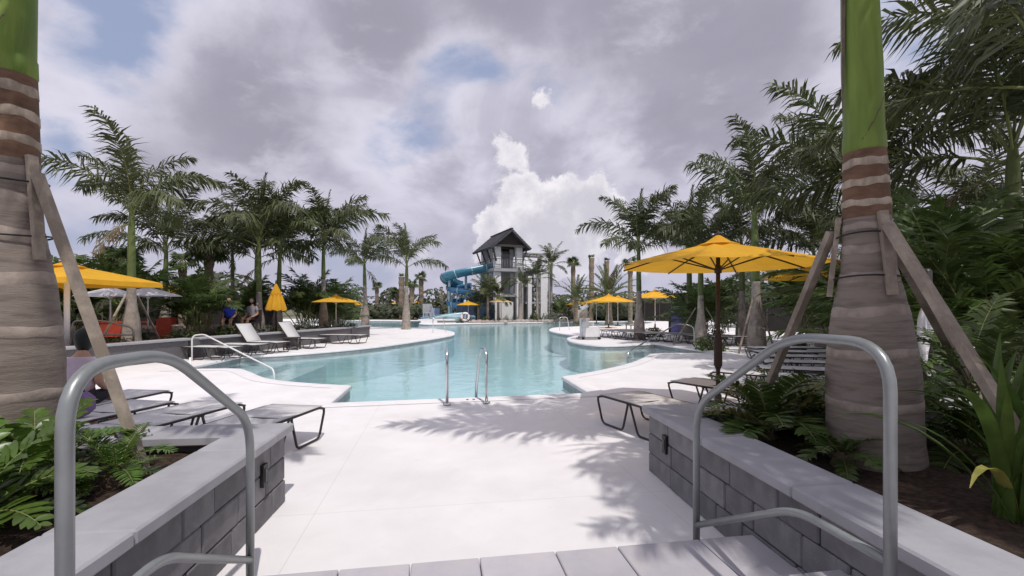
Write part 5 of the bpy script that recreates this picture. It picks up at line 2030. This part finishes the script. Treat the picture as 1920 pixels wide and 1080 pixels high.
# rocks edging the planting below the tower
rk = random.Random(12)
ROCK = []
for i in range(4):
    bm = bmesh.new()
    bmesh.ops.create_icosphere(bm, subdivisions=2, radius=1)
    for v in bm.verts:
        v.co *= rk.uniform(.82, 1.12)
        v.co.z *= .7
    q = MB()
    bm.verts.index_update()
    q.v = [tuple(v.co) for v in bm.verts]
    q.f = [tuple(v.index for v in f.verts) for f in bm.faces]
    q.mi = [0] * len(q.f)
    bm.free()
    ROCK.append(q.mesh('rock', 'rock'))
for i in range(26):
    t = i / 25
    x = -4.2 + 11.0 * t
    y = 46.4 + 2.2 * t + (1.6 if t > .35 else 0) * t + rk.uniform(-.2, .3)
    o = place('rock', ROCK[i % 4], None, (x, y, .08), (0, 0, rk.uniform(0, 6)), rk.uniform(.2, .42))
    tag(o, 'small brown rock edging the bank below the slide tower', 'rock', 'rocks edging the bank below the tower')

# ================================================================== PEOPLE
def skin_body(name, joints, edges, matn, parent, root_i=0, sub=2):
    """continuous limb-and-trunk surface grown over a skeleton"""
    me = bpy.data.meshes.new(name)
    me.from_pydata([j[0] for j in joints], edges, [])
    me.materials.append(MATS[matn])
    o = place(name, me, parent)
    md = o.modifiers.new('skin', 'SKIN')
    md.use_smooth_shade = True
    for i, j in enumerate(joints):
        sv = me.skin_vertices[0].data[i]
        r_ = j[1]
        sv.radius = r_ if isinstance(r_, tuple) else (r_, r_)
        sv.use_root = (i == root_i)
    o.modifiers.new('sub', 'SUBSURF').levels = sub
    o.modifiers['sub'].render_levels = sub
    return o


def hand(joints, edges, wrist_i, wrist, fwd, side):
    """palm and five fingers grown from the wrist"""
    fwd, side = Vector(fwd).normalized(), Vector(side).normalized()
    nrm = fwd.cross(side)
    palm = Vector(wrist) + fwd * .055
    joints.append((tuple(palm), (.034, .018)))
    pi_ = len(joints) - 1
    edges.append((wrist_i, pi_))
    for k, (s_, ln) in enumerate(((-.028, .058), (-.009, .07), (.010, .066), (.028, .052))):
        b = palm + fwd * .04 + side * s_
        m1 = b + fwd * ln * .55 - nrm * .008
        e = b + fwd * ln - nrm * .026
        for p, r_ in ((b, .0095), (m1, .0085), (e, .0075)):
            joints.append((tuple(p), r_))
        n0 = len(joints) - 3
        edges.extend([(pi_, n0), (n0, n0 + 1), (n0 + 1, n0 + 2)])
    b = Vector(wrist) + fwd * .03 - side * .038
    e = b + fwd * .045 - side * .022
    joints.append((tuple(b), .011))
    joints.append((tuple(e), .009))
    n0 = len(joints) - 2
    edges.extend([(pi_, n0), (n0, n0 + 1)])


def head(parent, c, look, hair_long=False, hairm='hair'):
    """head with nose, ears, eyes, mouth; look = facing angle about Z (0 faces +Y)"""
    h = place('head', None, parent, c, (0, 0, look))
    q = MB()
    bm = bmesh.new()
    bmesh.ops.create_uvsphere(bm, u_segments=20, v_segments=14, radius=.1)
    for v in bm.verts:
        x, y, z = v.co
        v.co.x = x * (.78 if z > -.02 else .78 + 2.0 * (z + .02))
        v.co.y = y * .98
        v.co.z = z * 1.18
        if y > .06 and abs(x) < .03 and -.045 < z < .015:
            v.co.y += .016
    bm.verts.index_update()
    q.v = [tuple(v.co) for v in bm.verts]
    q.f = [tuple(v.index for v in f.verts) for f in bm.faces]
    q.mi = [0] * len(q.f)
    bm.free()
    hd = q.build('face', 'skin', h, True)
    for s in (-1, 1):
        part('ear', 'skin', lambda q: q.lathe([(.004, -.03), (.014, -.015), (.018, .012), (.006, .03)], 8, (s * .078, -.005, -.005)), h, True)
        part('eye', 'hair', lambda q: q.lathe([(.001, -.007), (.011, 0), (.001, .007)], 8, (s * .03, .088, .008)), h, True)
    part('mouth', 'red_paint', lambda q: q.box((0, .088, -.058), (.04, .012, .008)), h)
    q = MB()
    bm = bmesh.new()
    bmesh.ops.create_uvsphere(bm, u_segments=22, v_segments=14, radius=.112)
    rr_ = random.Random(3)
    for v in bm.verts:
        v.co.x *= .84
        v.co.z *= 1.12
        if v.co.y > .045 and v.co.z < .06:
            v.co.y = .045
            v.co.x *= .8
        elif v.co.z < -.05 and not hair_long:
            v.co *= .82
        elif v.co.z < -.05:
            v.co.z *= 1.5
        v.co += Vector((rr_.uniform(-1, 1), rr_.uniform(-1, 1), rr_.uniform(-1, 1))) * .003
        v.co.y -= .012
        v.co.z += .012
    bm.verts.index_update()
    q.v = [tuple(v.co) for v in bm.verts]
    q.f = [tuple(v.index for v in f.verts) for f in bm.faces]
    q.mi = [0] * len(q.f)
    bm.free()
    q.build('hair', hairm, h, True)
    return h


def seated_person(label, loc, rz, seat_h, shirt, trousers, lean=.1, hair_long=False, look=0.0, scale=1.0, kneedrop=True):
    """sits on something seat_h high, facing local +Y"""
    root = thing('person', label, 'person', (loc[0], loc[1], loc[2]), rz)
    root.scale = (scale,) * 3
    sh = seat_h + .09
    def T(y, z):               # lean of the trunk
        return y + math.sin(lean) * z
    J = [((0, 0, sh), (.16, .12)), ((0, T(0, .2), sh + .2), (.145, .105)), ((0, T(0, .40), sh + .40), (.165, .11)), ((0, T(0, .52), sh + .52), (.075, .07)), ((0, T(0.01, .62), sh + .62), .052)]
    E = [(0, 1), (1, 2), (2, 3), (3, 4)]
    for s in (-1, 1):
        n0 = len(J)
        J += [((s * .165, T(0, .46), sh + .455), .062), ((s * .215, T(-.02, .22), sh + .20), .048), ((s * .17, T(.19, .08), sh + .10), .036), ((s * .15, T(.27, .05), sh + .085), .028)]
        E += [(2, n0), (n0, n0 + 1), (n0 + 1, n0 + 2), (n0 + 2, n0 + 3)]
        hand(J, E, n0 + 3, J[n0 + 3][0], (-.1 * s, 1, -.15), (-s, 0, 0))
    for s in (-1, 1):
        n0 = len(J)
        if kneedrop:
            J += [((s * .10, .05, sh - .01), .085), ((s * .12, .42, sh + .02), .062), ((s * .12, .46, sh - .22), .052), ((s * .12, .44, .07 + sh - seat_h - .09), .036), ((s * .13, .56, .035 + sh - seat_h - .09), (.036, .03))]
        else:
            J += [((s * .10, .05, sh - .01), .085), ((s * .12, .42, sh + .10), .062), ((s * .12, .62, sh + .0), .050), ((s * .12, .82, sh - .04), .036), ((s * .13, .85, sh + .07), (.036, .03))]
        E += [(0, n0), (n0, n0 + 1), (n0 + 1, n0 + 2), (n0 + 2, n0 + 3), (n0 + 3, n0 + 4)]
    skin_body('body', J, E, 'skin', root, 0, 2)
    # clothes follow the body
    JS = [((0, -.005, sh + .02), (.178, .135)), ((0, T(0, .2), sh + .2), (.162, .122)), ((0, T(0, .40), sh + .40), (.182, .125)), ((0, T(0, .49), sh + .495), (.10, .09))]
    ES = [(0, 1), (1, 2), (2, 3)]
    for s in (-1, 1):
        n0 = len(JS)
        JS += [((s * .17, T(0, .46), sh + .455), .076), ((s * .205, T(-.01, .30), sh + .30), .066)]
        ES += [(2, n0), (n0, n0 + 1)]
    skin_body('shirt', JS, ES, shirt, root, 0, 2)
    JT = [((0, 0, sh - .005), (.172, .13))]
    ET = []
    for s in (-1, 1):
        n0 = len(JT)
        JT += [((s * .10, .06, sh - .01), .10), ((s * .12, .34, sh + .01 + (0 if kneedrop else .07)), .08)]
        ET += [(0, n0), (n0, n0 + 1)]
    skin_body('shorts', JT, ET, trousers, root, 0, 2)
    head(root, (0, T(.02, .73), sh + .73), look, hair_long)
    return root


seated_person('person in a lilac top with dark hair seen from behind, sitting beside the left trunk', (-5.08, 5.5, 0.0), R(12), .37, 'lilac_cloth', 'dark_cloth', .12, True, 0, .95)
bg_ = thing('bag', 'dark purple bag on the lounger below the person in lilac', 'bag', (-4.62, 4.85, .37), R(20))
part('bag_body', 'purple_cloth', lambda q: (lambda b: q.add(b.v, b.f))(bev_box(.46, .26, .24, .06)), bg_)
part('bag_flap', 'dark_cloth', lambda q: q.box((0, -.135, .16), (.36, .02, .10)), bg_)
for s in (-.12, .12):
    part('bag_strap', 'dark_cloth', lambda q: q.tube(bent([(s, -.08, .23), (s, -.05, .36), (s, .05, .36), (s, .08, .23)], .05), .012, 6), bg_)


def terrace_chair(label, loc, rz):
    c = thing('terrace_chair', label, 'chair', loc, rz)
    part('seat', 'wicker', lambda q: q.box((0, 0, .44), (.5, .48, .05)), c)
    part('backrest', 'wicker', lambda q: q.box((0, -.24, .72), (.5, .05, .5)), c)
    for x in (-.22, .22):
        for y in (-.21, .21):
            part('leg', 'frame', lambda q: q.box((x, y, .21), (.04, .04, .42)), c)
    return c


terrace_chair('dark chair under the person in blue on the left terrace', (-11.2, 18.55, BED), R(200))
seated_person('person in a bright blue top sitting behind the left wall', (-11.2, 18.6, BED), R(200), .46, 'blue_cloth', 'dark_cloth', .05, False, 0, 1.05)
terrace_chair('dark chair under the person in grey on the left terrace', (-10.8, 19.5, BED), R(170))
seated_person('person in a grey top sitting right behind the one in blue', (-10.8, 19.55, BED), R(170), .46, 'grey_cloth', 'dark_cloth', .05, True, .3, 1.05)
